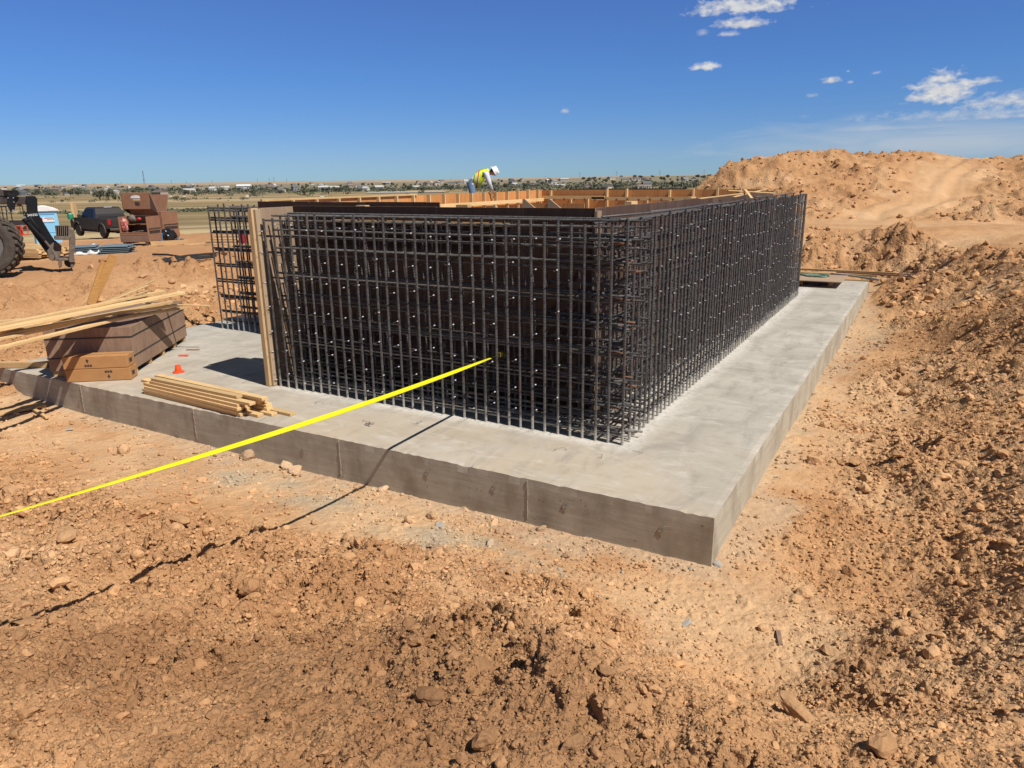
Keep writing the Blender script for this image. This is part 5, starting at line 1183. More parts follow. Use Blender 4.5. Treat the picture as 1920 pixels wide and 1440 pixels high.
o = s.build('tool_bundle', simple('worn_tools', (.25, .2, .17), (.12, .1, .09), 15, .5), None); o.location = jb.location; o.rotation_euler = jb.rotation_euler; tag(o, 'bundle of hand tools lying in the open job box', 'tools')
# bucket, bin bag and litter in front of the boxes
p = gz(299, 455, .75); p.z = gh(p.x, p.y) + .01
bu = thing('paint_bucket', 'blue lidded bucket with a white label before the shut job box', 'bucket', p)
s = MB(); s.lathe([(.125, 0), (.14, .28)], 20); s.build('pail', simple('bucket_blue', (.03, .22, .50), (.03, .2, .46), 4, .4), bu, smooth=False)
s = MB(); s.lathe([(.15, .281), (.15, .315), (.12, .32)], 20); s.build('bucket_lid', simple('lid_blue', (.04, .28, .60), (.04, .26, .55), 4, .4), bu)
s = MB(); 
for k in range(6):
    a0, a1 = -2.6 + k * .3, -2.6 + (k + 1) * .3
    s.add([(.1335 * math.cos(a0), .1335 * math.sin(a0), .02), (.1335 * math.cos(a1), .1335 * math.sin(a1), .02), (.1435 * math.cos(a1), .1435 * math.sin(a1), .19), (.1435 * math.cos(a0), .1435 * math.sin(a0), .19)], [(0, 1, 2, 3)])
s.build('bucket_label', WHT, bu)
p = gz(318, 453, .75); blob('rubbish_bag', 'shiny black rubbish bag slumped beside the blue bucket', 'bag', (p.x, p.y, gh(p.x, p.y) + .19), (.27, .22, .25), simple('black_polythene', (.012, .012, .013), (.02, .02, .02), 8, .22), 9, 4, .35, False)
p = gz(336, 453, .75); blob('rag_heap', 'dark crumpled litter right of the black rubbish bag', 'litter', (p.x, p.y, gh(p.x, p.y) + .04), (.25, .12, .09), simple('litter', (.05, .05, .05), (.45, .43, .4), 18, .6, lo=.5, hi=.62), 13, 3, .6, False)
def gboard(a, b, w, h, lab, mat=PINE_O, zz=.75, lift=0.0, grp=None, name='board'):
    p = gz(*a, zz); q = gz(*b, zz); p.z = gh(p.x, p.y) + h / 2 + lift + .015; q.z = gh(q.x, q.y) + h / 2 + lift + .015; return board(p, q, h, w, name, lab, grp, mat)
gboard((283, 463), (352, 459), .06, .15, 'wide board on edge in the dirt before the blue bucket'); gboard((345, 462), (412, 458), .14, .04, 'board flat in the dirt right of the rubbish bag')
gboard((279, 455), (297, 457), .2, .03, 'short offcut of board lying left of the blue bucket', PINE); gboard((250, 461), (283, 463), .12, .04, 'board under the open job box front')
# dunnage pile seen through the second cage
for k, (a, b, lf) in enumerate((((389, 465), (440, 466), 0), ((392, 461), (445, 462), .05), ((400, 458), (450, 459), .10), ((408, 455), (452, 455), .15))):
    gboard(a, b, .3, .045, 'tan dunnage board in the low pile beyond the second rebar cage', PINE_O, .72, lf, 'dunnage boards')
p = gz(458, 462, .72); s = MB(); s.lathe([(.11, 0), (.115, .34), (.05, .40), (.05, .44)], 14); o = s.build('fuel_can', simple('dark_red_plastic', (.30, .02, .03), (.24, .015, .025), 6, .45), None); o.location = (p.x, p.y, gh(p.x, p.y)); tag(o, 'dark red can standing beyond the second rebar cage', 'can')
# black rods on the rim of the excavation
for k, (a, b) in enumerate((((288, 486), (345, 489)), ((290, 497), (412, 483)), ((300, 499), (416, 485)), ((318, 499), (408, 487)))):
    p = gz(*a, .74); q = gz(*b, .74); p.z = gh(p.x, p.y) + .09 + .02 * k; q.z = gh(q.x, q.y) + .11 + .02 * k
    s = MB(); s.tube([p, (p + q) / 2 + Vector((0, 0, .03)), q], .03, 6); o = s.build('steel_bar', BLK, None); tag(o, ['short dark bar lying left of the other bars on the pit rim', 'dark bar on the pit rim, farthest of three alongside', 'dark bar on the pit rim, in the middle of three alongside', 'dark bar on the pit rim, nearest of three alongside'][k], 'bar')
# bundled sheet metal
SHT = simple('blue_grey_sheet', (.13, .18, .215), (.20, .25, .28), 3, .5, (.2, 5, 5), metal=.2)
def sheets(label, a, b, dep, n, name='sheet_metal_stack'):
    p = gz(*a, .75); q = gz(*b, .75); z = min(gh(p.x, p.y), gh(q.x, q.y)) + .02; dx = (q - p); dx.z = 0; w = dx.length; r = math.atan2(dx.y, dx.x)
    t = thing(name, label, 'sheet metal', (p.x, p.y, z), r)
    for k in range(n):
        s = MB(); m = int(dep / .07); pts = [(i * .07, k * .052 + (.024 if i % 4 in (1, 2) else 0)) for i in range(m + 1)]
        poly = pts + [(x, z + .006) for x, z in reversed(pts)]
        vs = [(0 + .02 * (k % 3), y, z) for y, z in poly] + [(w - .03 * ((k * 2) % 3), y, z) for y, z in poly]; N_ = len(poly); fs = [(i, i + N_, (i + 1) % N_ + N_, (i + 1) % N_) for i in range(N_)]
        for i in range(m): fs += [(i, i + 1, N_ - 2 - i, N_ - 1 - i), (N_ + i, 2 * N_ - 1 - i, 2 * N_ - 2 - i, N_ + i + 1)]
        s.add(vs, fs); s.build('sheet', SHT, t)
    return t
sheets('lighter right stack of blue-grey corrugated metal sheets on the yard', (184, 480), (246, 478), .8, 5)
sheets('darker left stack of blue-grey corrugated metal sheets behind the grapple', (138, 480), (186, 478), .8, 5)
p = gz(158, 478, .75); v, f = ico(4); v = v * np.array((.62, .28, .10)); v[:, 2] = np.maximum(v[:, 2], -.03); v[:, 2] += .07 * fbm(v[:, 0] * 5, v[:, 1] * 6, 3, 150) * (v[:, 2] > 0); v[:, 1] += .08 * pn(v[:, 0] * 4, v[:, 1] * 2, 151)
o = np_mesh('plastic_tarp', v, f, WHT, smooth=False); o.location = (p.x, p.y, gh(p.x, p.y) + .04); o.rotation_euler = (0, 0, .6); tag(o, 'crumpled white plastic tarp on the dirt before the metal sheets', 'tarp')
p = gz(181, 474, .75); v, f = ico(3); v = v * np.array((.22, .12, .14)); v[:, 2] += .06 * pn(v[:, 0] * 8, v[:, 1] * 8, 152); o = np_mesh('plastic_tarp', v, f, WHT, smooth=False); o.location = (p.x, p.y, gh(p.x, p.y) + .1); tag(o, 'bunched white plastic at the right end of the tarp', 'tarp')
# bundles of lumber behind the telehandler
def lumber_bundle(px, py, n, m, ln, turn, gname, lab, w=.089, h=.039):
    p = gz(px, py, .75); p.z = gh(p.x, p.y) + .06; a = math.radians(29.75 + turn); d = Vector((math.cos(a), math.sin(a), 0)); sdv = Vector((-d.y, d.x, 0))
    me = None
    for r in range(m):
        for c in range(n):
            if r == m - 1 and rl.random() < .35: continue
            q = p + sdv * (c * (w + .004)) + Vector((0, 0, r * (h + .0025))) - d * rl.uniform(0, .35)
            if me is None:
                s = MB(); s.mm((-ln, -w / 2, 0), (0, w / 2, h)); o = s.build('board', PINE, None); me = o.data
            else: o = bpy.data.objects.new('board', me); COL.objects.link(o)
            o.location = q; o.rotation_euler = (0, 0, a + rl.uniform(-.012, .012)); tag(o, lab, 'board', gname)
lumber_bundle(82, 488, 8, 6, 3.6, -18, 'boards in the bundle behind the telehandler tyre', 'pine board in the thick lumber bundle right of the telehandler tyre')
lumber_bundle(122, 482, 5, 5, 2.2, -30, 'boards in the bundle behind the grapple', 'pine board in the small lumber bundle seen behind the grapple')
for k, py in enumerate((459, 464, 468)): gboard((30, py + 1), (97, py), .2, .05, ['wide pine board on the ground farthest behind the telehandler tyre', 'wide pine board on the ground behind the bundle, between two others', 'wide pine board on the ground just behind the thick lumber bundle'][k], PINE, .7)
# orange frame by the hidden pickup, timber and green tank by the other
p = gd(43, 441, 30); t = thing('generator_frame', 'orange tubular frame standing behind the telehandler boom', 'frame', (p.x, p.y, p.z), .5); ORG = simple('orange_paint', (.62, .10, .04), (.5, .08, .03), 5, .5)
s = MB(); 
for x in (-.13, .13):
    for z in (.02, .38): s.tube([(x, -.15, z), (x, .15, z)], .02, 6)
    for y in (-.15, .15): s.tube([(x, y, .0), (x, y, .39)], .02, 6)
for y in (-.15, .15):
    for z in (.02, .38): s.tube([(-.13, y, z), (.13, y, z)], .02, 6)
s.build('tube_frame', ORG, t); s = MB(); s.mm((-.10, -.1, .05), (.0, .1, .26)); s.build('engine', RED, t, bevel=.03)
p = gd(133, 411, 49); s = MB(); s.lathe([(.17, .1), (.19, .16), (.19, .40), (.16, .45)], 16); s.mi = 1; s.lathe([(.08, .451), (.08, .49)], 12); o = s.build('green_barrel', [simple('green_plastic', (.02, .25, .13), (.02, .2, .1), 5, .5), WHT], None); o.location = (p.x, p.y, p.z - .1); tag(o, 'green barrel riding in front of the charcoal pickup\'s cab', 'barrel')
s = MB(); s.lathe([(.5, -1.6), (.5, -.02)], 10); s.lathe([(.05, -.02), (.05, .0)], 6)
for k, (a, b) in enumerate((((134, 380), (140, 415)), ((139, 380), (146, 415)))): board(gd(*b, 49.3), gd(*a, 49.3), .04, .20, 'plank', ['tan plank standing on end behind the green barrel, left of its pair', 'tan plank standing on end behind the green barrel, right of its pair'][k], None, PINE_O, True, 'plank', up=(.6, -.8, .1))
# ------------------------------------------------------------------ the worker bent over the far form
def skin_mesh(verts, edges, radii, root=0, sub=2):
    me = bpy.data.meshes.new('tmp'); me.from_pydata(verts, edges, []); o = bpy.data.objects.new('tmp', me); COL.objects.link(o)
    md = o.modifiers.new('skin', 'SKIN'); md.branch_smoothing = .6
    for v, r in zip(me.skin_vertices[0].data, radii): v.radius = r if isinstance(r, tuple) else (r, r); v.use_root = False
    me.skin_vertices[0].data[root].use_root = True
    sb = o.modifiers.new('sub', 'SUBSURF'); sb.levels = sub; sb.render_levels = sub
    bpy.context.view_layer.update(); out = bpy.data.meshes.new_from_object(o.evaluated_get(bpy.context.evaluated_depsgraph_get()))
    bpy.data.objects.remove(o); return out
SKIN = simple('skin', (.42, .22, .14), (.36, .18, .11), 12, .6)
JEAN = simple('blue_denim', (.10, .17, .27), (.16, .25, .36), 14, .9, c3=(.05, .08, .13), s3=6, l3=.55)
SHIRT = simple('pale_grey_shirt', (.50, .51, .56), (.58, .59, .63), 9, .9)
VEST = simple('hi_vis_yellow', (.72, .88, .03), (.62, .80, .02), 10, .7)
VOR = simple('hi_vis_orange', (.80, .16, .03), (.72, .13, .02), 10, .7)
VSIL = simple('reflective_tape', (.80, .76, .45), (.85, .82, .60), 10, .4)
BOOT = simple('brown_boot', (.10, .055, .03), (.07, .04, .02), 10, .8)
HATW = simple('white_hard_hat', (.82, .82, .80), (.78, .78, .76), 5, .35)
hp = gx_(882.5, 342.5, -9.55)
wk = thing('person', 'worker in white hard hat and yellow vest bending over the far form', 'person', (hp.x, hp.y, hp.z - .9), math.radians(33))
Z0 = .9
bv, be, br = [], [], []
def j(u, v, z, r, par=None):
    bv.append((u, v, z + Z0)); br.append(r); i = len(bv) - 1
    if par is not None: be.append((par, i))
    return i
pel = j(0, 0, 0, (.165, .135)); s1 = j(.14, 0, .13, (.16, .12), pel); s2 = j(.29, 0, .215, (.17, .125), s1); ch = j(.41, 0, .235, (.165, .12), s2)
nk = j(.50, 0, .245, .062, ch); h0 = j(.545, 0, .25, .07, nk); h1 = j(.60, 0, .262, (.085, .098), h0); h2 = j(.655, 0, .285, (.078, .09), h1)
for sg in (-1, 1):
    sh = j(.43, .17 * sg, .215, .082, ch); el = j(.50, .235 * sg, -.03, .055, sh); wr = j(.565, .15 * sg, -.175, .034, el); pm = j(.58, .135 * sg, -.215, .036, wr)
    for k, (dv, ln, r) in enumerate(((-.028, .06, .0085), (-.010, .072, .009), (.010, .068, .009), (.027, .05, .008))):
        a = j(.588 + .012, .135 * sg + dv, -.232, r, pm); b2 = j(.60 + ln * .55, .135 * sg + dv, -.243, r * .95, a); j(.60 + ln, .135 * sg + dv * 1.05, -.252, r * .85, b2)
    a = j(.572, .135 * sg - .04 * sg, -.215, .011, pm); j(.60, .135 * sg - .058 * sg, -.235, .009, a)
    hpj = j(-.005, .095 * sg, -.06, (.115, .11), pel); kn = j(.085, .125 * sg, -.44, .070, hpj); an = j(-.03, .13 * sg, -.80, .05, kn); ft = j(.06, .135 * sg, -.86, .043, an); j(.17, .14 * sg, -.87, .035, ft)
nose = j(.665, 0, .175, .014, h1); 
bme = skin_mesh(bv, be, br)
for m_ in (SKIN, JEAN, SHIRT, BOOT): bme.materials.append(m_)
for p in bme.polygons:
    c = p.center; z = c.z - Z0; u = c.x; p.use_smooth = True
    if z < -.77: i = 3
    elif (u < .04 + .3 * (z + .02) and z < .10 and abs(c.y) < .3 and u < .2) or (z < -.06 and u < .25): i = 1
    elif u > .485 and z > .14 and abs(c.y) < .12: i = 0
    elif z < -.17: i = 0
    else: i = 2
    p.material_index = i
body = bpy.data.objects.new('body', bme); COL.objects.link(body); body.parent = wk
# face: eyes, ears and mouth on the lowered head
s = MB()
for sg in (-1, 1): s.lathe([(.011, -.004), (.007, .006)], 8, 'z', (.64, .034 * sg, Z0 + .172))
s.build('eye', BLK, wk)
for sg in (-1, 1): s = MB(); s.box((.605, .086 * sg, Z0 + .255), (.05, .018, .034)); s.build('ear', SKIN, wk, bevel=.008, seg=2)
s = MB(); s.box((.575, 0, Z0 + .168), (.010, .045, .012)); s.build('mouth', RED, wk)
s = MB(); s.box((.57, 0, Z0 + .30), (.09, .15, .09)); s.build('hair', simple('dark_hair', (.02, .014, .01), (.03, .02, .014), 30, .8), wk, bevel=.03, seg=2)
# loose vest hanging open below the chest
def ring(u, zc, ry, rup, rdn, n=18):
    return [(u + (.10 if math.sin(a) < 0 else -.04) * -abs(math.sin(a)) * .6, ry * math.cos(a), Z0 + zc + (rup if math.sin(a) > 0 else rdn) * math.sin(a)) for a in [2 * PI * k / n for k in range(n)]]
st = [(.10, .105, .185, .135, .16), (.16, .145, .195, .138, .26), (.23, .185, .20, .138, .34), (.31, .215, .20, .138, .31), (.385, .232, .195, .135, .22), (.45, .238, .15, .115, .13), (.475, .24, .10, .085, .09)]
rings = [ring(*q) for q in st]; n = 18; s = MB(); vs = [p for r in rings for p in r]; fs = []
for i in range(len(rings) - 1):
    for k in range(n):
        a = 2 * PI * (k + .5) / n
        if i in (3, 4) and abs(math.sin(a)) < .45: continue          # arm holes
        fs.append((i * n + k, i * n + (k + 1) % n, (i + 1) * n + (k + 1) % n, (i + 1) * n + k))
s.add(vs, fs); vo = s.build('vest', VEST, wk, smooth=True)
def hoop(i0, t0, i1, t1, off, mat, name):
    a = [Vector(p).lerp(Vector(q), t0) for p, q in zip(rings[i0], rings[i0 + 1])]; b = [Vector(p).lerp(Vector(q), t1) for p, q in zip(rings[i1], rings[i1 + 1])]
    c = sum(a, Vector()) / n; s = MB(); vs = [c + (p - c) * off for p in a] + [c + (p - c) * off for p in b]
    s.add(vs, [(k, (k + 1) % n, n + (k + 1) % n, n + k) for k in range(n)]); s.build(name, mat, vo, smooth=True)
hoop(1, .05, 2, .10, 1.02, VSIL, 'reflective_band'); hoop(1, .35, 1, .85, 1.035, VOR, 'orange_band')
for sg in (-1, 1):
    s = MB(); pts = [Vector((q[0], .09 * sg, Z0 + q[1] + q[3] * .93 + .006)) for q in st[1:6]]
    vs = []
    for p in pts: vs += [p + Vector((0, -.028, 0)), p + Vector((0, .028, 0))]
    s.add(vs, [(2 * i, 2 * i + 1, 2 * i + 3, 2 * i + 2) for i in range(len(pts) - 1)]); s.build('orange_strip', VOR, vo)
s = MB(); s.lathe([(.152, 0), (.150, .012), (.115, .016), (.112, .06), (.095, .10), (.06, .125), (.015, .135)], 22); s.mm((-.10, -.012, .09), (.10, .012, .137)); hat = s.build('hard_hat', HATW, wk, smooth=False)
hat.location = (.612, 0, Z0 + .277); hat.rotation_euler = (0, math.radians(62), 0)
s = MB(); s.tube([(.50, .0, Z0 - .22), (.62, -.02, Z0 - .30), (.60, -.05, Z0 - .40)], .012, 6); o = s.build('hand_tool', BLK, None); o.location = wk.location; o.rotation_euler = wk.rotation_euler; tag(o, 'dark tool held against the form by the bending worker', 'tool')
s = MB(); s.mm((-2.35, 14.3, 2.452), (-2.2, 14.4, 2.5))

# ------------------------------------------------------------------ open country beyond
def hit(px, py, d0=70, d1=9000):
    d = ray(px, py); D = d0
    while D < d1:
        p = CAM + d * D
        if p.z <= far_h(np.array([p.x]), np.array([p.y]))[0]: break
        D *= 1.012
    p = CAM + d * D; p.z = far_h(np.array([p.x]), np.array([p.y]))[0]; return p, D
LEAF = simple('dark_foliage', (.078, .088, .058), (.115, .12, .08), 1.2, .95, c3=(.05, .058, .045), s3=.6, rnd=.3)  # lightened: distance haze is put into the leaf colour
LEAF2 = simple('grey_green_foliage', (.11, .125, .075), (.15, .155, .095), 1.2, .95, c3=(.06, .07, .045), s3=.6, rnd=.25)
BARK = simple('bark', (.10, .08, .06), (.07, .055, .04), 6, .9)
def crown_mesh(seed, n, R, Hh, lf):
    rs = np.random.RandomState(seed); V = []; F = []
    cs = rs.normal(size=(7, 3)) * np.array([R * .36, R * .36, Hh * .2]) + np.array([0, 0, Hh * .62])
    for k in range(n):
        c = cs[rs.randint(7)] + rs.normal(size=3) * np.array([R * .28, R * .28, Hh * .14]); c[2] = max(c[2], Hh * .12)
        a = rs.normal(size=3); a /= np.linalg.norm(a); b = np.cross(a, rs.normal(size=3)); b /= np.linalg.norm(b); l = lf * (.6 + .8 * rs.rand()); o = len(V) * 1
        V += [c - a * l, c + b * l * .6, c + a * l, c - b * l * .6]; F.append((o, o + 1, o + 2, o + 3))
    return np.array(V), np.array(F)
def tree_kind(seed, R, Hh, n, lf, mat):
    v, f = crown_mesh(seed, n, R, Hh, lf); o = np_mesh('crown', v, f, mat); cm = o.data; bpy.data.objects.remove(o)
    s = MB(); s.tube([(0, 0, -.4), (.05 * R, 0, Hh * .25), (0, .05 * R, Hh * .6)], [R * .10, R * .07, R * .03], 6)
    for a in (0, 2.1, 4.2): s.tube([(0, 0, Hh * .3), (R * .5 * math.cos(a), R * .5 * math.sin(a), Hh * .62)], [R * .05, R * .02], 5)
    o = s.build('trunk', BARK); tm = o.data; bpy.data.objects.remove(o); return cm, tm
kinds = [tree_kind(300 + k, R, H_, 420, lf, m_) for k, (R, H_, lf, m_) in enumerate(((3.0, 6.5, .62, LEAF), (4.0, 6.0, .75, LEAF), (2.4, 7.5, .55, LEAF2), (3.6, 5.0, .7, LEAF2)))]
rt_ = random.Random(31)
def tree(p, k, sc_, label, group=None, parts=True, name='tree'):
    cm, tm = kinds[k]
    if parts:
        t = thing(name, label, 'tree', p, rt_.random() * 6, group); t.scale = (sc_,) * 3
        for nm, me in (('crown', cm), ('trunk', tm)): o = bpy.data.objects.new(nm, me); COL.objects.link(o); o.parent = t
    else:
        t = bpy.data.objects.new(name, cm); COL.objects.link(t); t.location = p - Vector((0, 0, .6)); t.scale = (sc_,) * 3; t.rotation_euler = (0, 0, rt_.random() * 6); tag(t, label, 'tree', group)
    return t
for px, py, hpx, k, lab in ((188, 376, 16, 1, 'largest grey-green tree out on the plain, left of the open job box'), (203, 371, 10, 0, 'tree just right of and behind the largest one on the plain'), (214, 375, 8, 3, 'low tree on the plain between the large tree and the job box'), (223, 375, 7, 2, 'thin tree on the plain beside the low one left of the job box'),
                            (238, 375, 11, 0, 'dark tree on the plain directly left of the raised job box lid'), (304, 378, 9, 3, 'round tree on the plain just right of the job boxes'), (331, 375, 6, 1, 'small dark bush on the plain right of the round tree'), (147, 367, 7, 1, 'dark tree on the plain above the charcoal pickup\'s hood'), (1303, 351, 8, 0, 'dark tree at the foot of the spoil heap\'s left end'), (1215, 350, 10, 1, 'bushy dark tree before the village, left of the spoil heap'), (1259, 349, 9, 0, 'dark tree on the field edge between two others left of the heap')):
    p, D = hit(px, py); tree(p, k, hpx * D / FPX / kinds_h[k] if 'kinds_h' in globals() else hpx * D / FPX / (6.5, 6.0, 7.5, 5.0)[k], lab)
VT = 'village trees'; LT = 'dark tree among the houses of the far village'
cnt = 0
while cnt < 210:
    px = rt_.uniform(-60, 1345); t = rt_.random()
    hz_ = 338 + 13.5 * (960 - px) / 960 * .95           # true horizon in the photo at this column
    foot = np.interp(px, [-60, 350, 560, 900, 1050, 1345], [361, 360, 354, 350, 352, 351]); D = rt_.uniform(1250, 2500)
    if px > 1000: D = rt_.uniform(1000, 2300)
    d = ray(px, 340); p = CAM + d * D; p.z = far_h(np.array([p.x]), np.array([p.y]))[0]
    if pn(np.array([px / 60.]), np.array([D / 260.]), 170)[0] < -.12: continue
    h_ = rt_.uniform(4.5, 8.5); tree(p, rt_.choice((0, 0, 1, 1, 3)), h_ / 6.3, LT, VT, False, 'village_tree'); cnt += 1
WALLS = [simple('house_wall', c, tuple(x * .9 for x in c), 1, .8) for c in ((.62, .60, .56), (.45, .40, .34), (.36, .30, .25), (.55, .48, .38), (.30, .29, .29))]
ROOFS = [simple('house_roof', c, tuple(x * .8 for x in c), 1, .8) for c in ((.16, .13, .12), (.24, .19, .16), (.12, .12, .13), (.50, .49, .47))]
hm = []
for k, (w, d, h, rh) in enumerate(((14, 9, 4, 3), (18, 10, 6, 3), (11, 11, 6.5, 3.5), (22, 12, 5, 2.5))):
    s = MB(); s.mm((-w / 2, -d / 2, -1.5), (w / 2, d / 2, h)); s.mi = 1
    s.prism([(-d / 2 - .4, h + .003), (d / 2 + .4, h + .003), (0, h + rh)], -w / 2 - .4, w / 2 + .4, Matrix.Rotation(PI / 2, 4, 'Z').to_3x3().to_4x4()); s.mi = 2
    for x in np.arange(-w / 2 + 2, w / 2 - 1, 3.2): s.mm((x, -d / 2 - .03, h * .35), (x + 1.4, -d / 2 - .005, h * .75)); s.mm((x, d / 2 + .005, h * .35), (x + 1.4, d / 2 + .03, h * .75))
    hm.append(s)
hmesh = []
for k, s in enumerate(hm):
    for q in range(3):
        o = s.build('house', [WALLS[(k * 2 + q) % 5], ROOFS[(k + q) % 4], GLS]); hmesh.append(o.data); bpy.data.objects.remove(o)
cnt = 0
while cnt < 120:
    px = rt_.uniform(-60, 1340); D = rt_.uniform(1250, 2700) if px < 1000 else rt_.uniform(1050, 2400); p = CAM + ray(px, 340) * D; p.z = far_h(np.array([p.x]), np.array([p.y]))[0]
    if pn(np.array([px / 60.]), np.array([D / 260.]), 170)[0] > .30: continue
    o = bpy.data.objects.new('house', rt_.choice(hmesh)); COL.objects.link(o); o.location = p; o.rotation_euler = (0, 0, rt_.uniform(0, 6)); o.scale = (rt_.uniform(.8, 1.25),) * 3; tag(o, 'small pitched-roof house in the far village under the skyline', 'house', 'village houses'); cnt += 1
p, D = hit(458, 354); s = MB(); s.mm((-17, -8, -1), (17, 8, 7)); s.mi = 1; s.prism([(-9, 7.01), (9, 7.01), (0, 11)], -18, 18, Matrix.Rotation(PI / 2, 4, 'Z')); o = s.build('white_barn', [WHT, WHT]); o.location = p; o.rotation_euler = (0, 0, .5); tag(o, 'large white barn at the near edge of the far village', 'barn')
# scrub lines and fence on the plain
def scrub(name, label, pts, n, h, seed, spread):
    rs = np.random.RandomState(seed); V = []; F = []
    for k in range(n):
        t = rs.rand() * (len(pts) - 1); i = int(t); a = Vector(pts[i]).lerp(Vector(pts[min(i + 1, len(pts) - 1)]), t - i); x, y = a.x + rs.normal() * spread, a.y + rs.normal() * spread
        z = far_h(np.array([x]), np.array([y]))[0]
        if pn(np.array([x / 14.]), np.array([y / 14.]), seed)[0] < -.25: continue
        R = h * (.5 + rs.rand())
        for q in range(16):
            c = np.array([x, y, z]) + rs.normal(size=3) * np.array([R, R, R * .35]) + [0, 0, R * .45]; a_ = rs.normal(size=3) * R * .35; b_ = rs.normal(size=3) * R * .25; o = len(V); V += [c - a_, c + b_, c + a_, c - b_]; F.append((o, o + 1, o + 2, o + 3))
    o = np_mesh(name, np.array(V), np.array(F), LEAF2 if seed % 2 else LEAF); tag(o, label, 'scrub', None, 'stuff')
scrub('roadside_scrub', 'line of olive scrub across the plain behind the job boxes', [hit(x, y)[0] for x, y in ((-20, 401), (120, 401), (240, 399), (330, 398), (430, 396), (520, 394))], 420, 1.0, 41, 5)
scrub('field_scrub', 'scattered dark scrub over the plain below the village', [hit(x, y)[0] for x, y in ((40, 372), (200, 378), (330, 376), (460, 372))], 90, 1.6, 42, 60)
scrub('village_scrub', 'dark belt of brush along the foot of the village', [CAM + ray(x, 340) * D for x, D in ((-40, 1700), (200, 1650), (420, 1500), (700, 1500), (900, 1600))], 1500, 3.4, 44, 150)
scrub('hill_scrub', 'dark belt of trees and brush left of the spoil heap', [CAM + ray(x, 340) * D for x, D in ((960, 1700), (1060, 1350), (1150, 1250), (1250, 1300), (1330, 1400))], 800, 3.3, 46, 150)
fa = hit(318, 398)[0]; fb = hit(560, 391)[0]; fe = thing('wire_fence', 'thin wire fence on posts crossing the plain behind the job boxes', 'fence', fa)
PST = simple('fence_post', (.14, .11, .085), (.09, .07, .055), 5, .9)
for k in range(16):
    q = fa.lerp(fb, k / 15); q.z = far_h(np.array([q.x]), np.array([q.y]))[0]; s = MB(); s.tube([(q.x, q.y, q.z - .2), (q.x, q.y, q.z + 1.5)], .10, 5); s.build('post', PST, fe, world=True)
for z in (.5, .95, 1.4):
    s = MB(); s.tube([fa.lerp(fb, k / 15) * 1 + Vector((0, 0, far_h(np.array([fa.lerp(fb, k / 15).x]), np.array([fa.lerp(fb, k / 15).y]))[0] - fa.lerp(fb, k / 15).z + z)) for k in range(16)], .03, 3); s.build('wire', PST, fe, world=True)
# long low covered reservoir, sheds and small specks on the plain
pl, D = hit(682, 363.5); pr_, D2 = hit(834, 361.5, D * .7); D = (D + D2) / 2; pl = CAM + ray(682, 363.5) * D; pr_ = CAM + ray(834, 361.3) * D
rv = thing('reservoir', 'long low reservoir with a pale roof out on the plain above the front form', 'reservoir', (pl + pr_) / 2, math.atan2(pr_.y - pl.y, pr_.x - pl.x)); Lr = (pr_ - pl).length
s = MB(); s.mm((-Lr * .40, 0, -4), (Lr * .40, 30, .9)); s.build('wall', simple('dark_wall', (.05, .045, .04), (.07, .06, .05), 1, .8), rv); s = MB(); s.prism([(-Lr * .5, 1.6), (-Lr * .42, .91), (Lr * .42, .91), (Lr * .5, 1.9), (Lr * .42, 2.5), (-Lr * .42, 2.2)], -3, 34); s.build('roof', simple('pale_roof', (.50, .48, .44), (.44, .42, .39), 1, .8), rv)
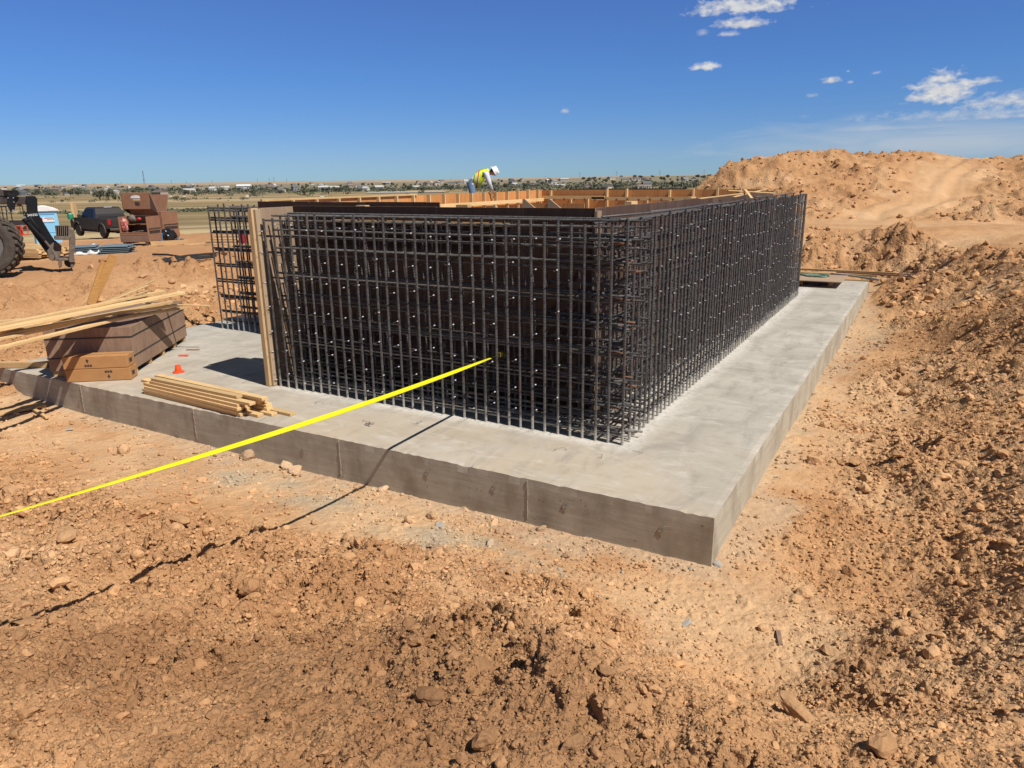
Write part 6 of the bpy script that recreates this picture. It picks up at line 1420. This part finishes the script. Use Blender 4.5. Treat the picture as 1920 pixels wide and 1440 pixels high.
for px, py, w, h, mt, lab, nm in ((585, 364, 9, 4, 'g', 'small green shed alone on the plain', 'shed'), (464, 369, 4, 3, 'w', 'small white trailer alone on the plain', 'trailer'), (320, 369, 3, 2, 'w', 'white speck of a vehicle on the plain, right of the job boxes', 'vehicle'), (346, 369, 3, 2, 'w', 'white speck of a vehicle on the plain, farther right of the job boxes', 'vehicle'), (604, 370, 6, 2, 'w', 'pale mound of spoil on the field behind the forms', 'mound')):
    p, D = hit(px, py); k_ = D / FPX; s = MB(); s.mm((-w * k_ / 2, -2, -.5), (w * k_ / 2, 2, h * k_ * .8)); s.prism([(-w * k_ * .45, h * k_ * .8 + .01), (w * k_ * .45, h * k_ * .8 + .01), (w * k_ * .3, h * k_), (-w * k_ * .3, h * k_)], -1.8, 1.8)
    o = s.build(nm, simple('green_metal', (.06, .13, .08), (.08, .15, .1), 1, .7) if mt == 'g' else WHT); o.location = p; o.rotation_euler = (0, 0, .52); tag(o, lab, nm)
# masts and pylons on the skyline
PYL = simple('galvanised_steel', (.20, .20, .21), (.16, .16, .17), 1, .6)
def pylon(px, base, top, D, kind, label):
    p = CAM + ray(px, base) * D; H_ = (base - top) * D / FPX; s = MB(); w = H_ * (.06 if kind == 'mast' else .10)
    for sx, sy in ((-1, -1), (1, -1), (1, 1), (-1, 1)): s.tube([(sx * w, sy * w, -3), (sx * w * .35, sy * w * .35, H_ * .65), (sx * w * .2, sy * w * .2, H_)], H_ * .006, 4)
    for k in range(7):
        z0, z1 = H_ * k / 8, H_ * (k + 1) / 8; q0 = w * (1 - .8 * k / 8); q1 = w * (1 - .8 * (k + 1) / 8); s.tube([(-q0, -q0, z0), (q1, -q1, z1)], H_ * .004, 3); s.tube([(q0, q0, z0), (-q1, q1, z1)], H_ * .004, 3)
    if kind != 'mast':
        for z, l in ((.68, .22), (.82, .18), (.94, .13)): s.tube([(-l * H_, 0, z * H_), (l * H_, 0, z * H_)], H_ * .008, 4)
    else:
        s.lathe([(w * .5, H_ * .94), (w * .5, H_ * 1.0)], 8); s.lathe([(w * .8, H_ * .33), (w * .8, H_ * .38)], 8)
    o = s.build('radio_mast' if kind == 'mast' else 'power_pylon', PYL); o.location = p; o.rotation_euler = (0, 0, .5); tag(o, label, 'mast' if kind == 'mast' else 'pylon', None if kind == 'mast' else 'pylons on the skyline')
pylon(271, 346, 321, 2900, 'mast', 'tall lattice radio mast on the left skyline')
for px, b_2, t_2 in ((65, 351, 345), (92, 351, 344), (145, 350, 343), (176, 350, 343), (228, 349, 341), (322, 347, 338), (350, 347, 339), (398, 346, 338), (483, 344, 335), (506, 344, 334), (514, 343, 332), (538, 343, 335), (846, 340, 333), (1022, 336, 329), (1087, 334, 323), (1156, 333, 321), (1237, 331, 319), (1320, 328, 318)):
    pylon(px, b_2, t_2, 3300, 'pylon', 'thin power pylon standing on the far skyline')
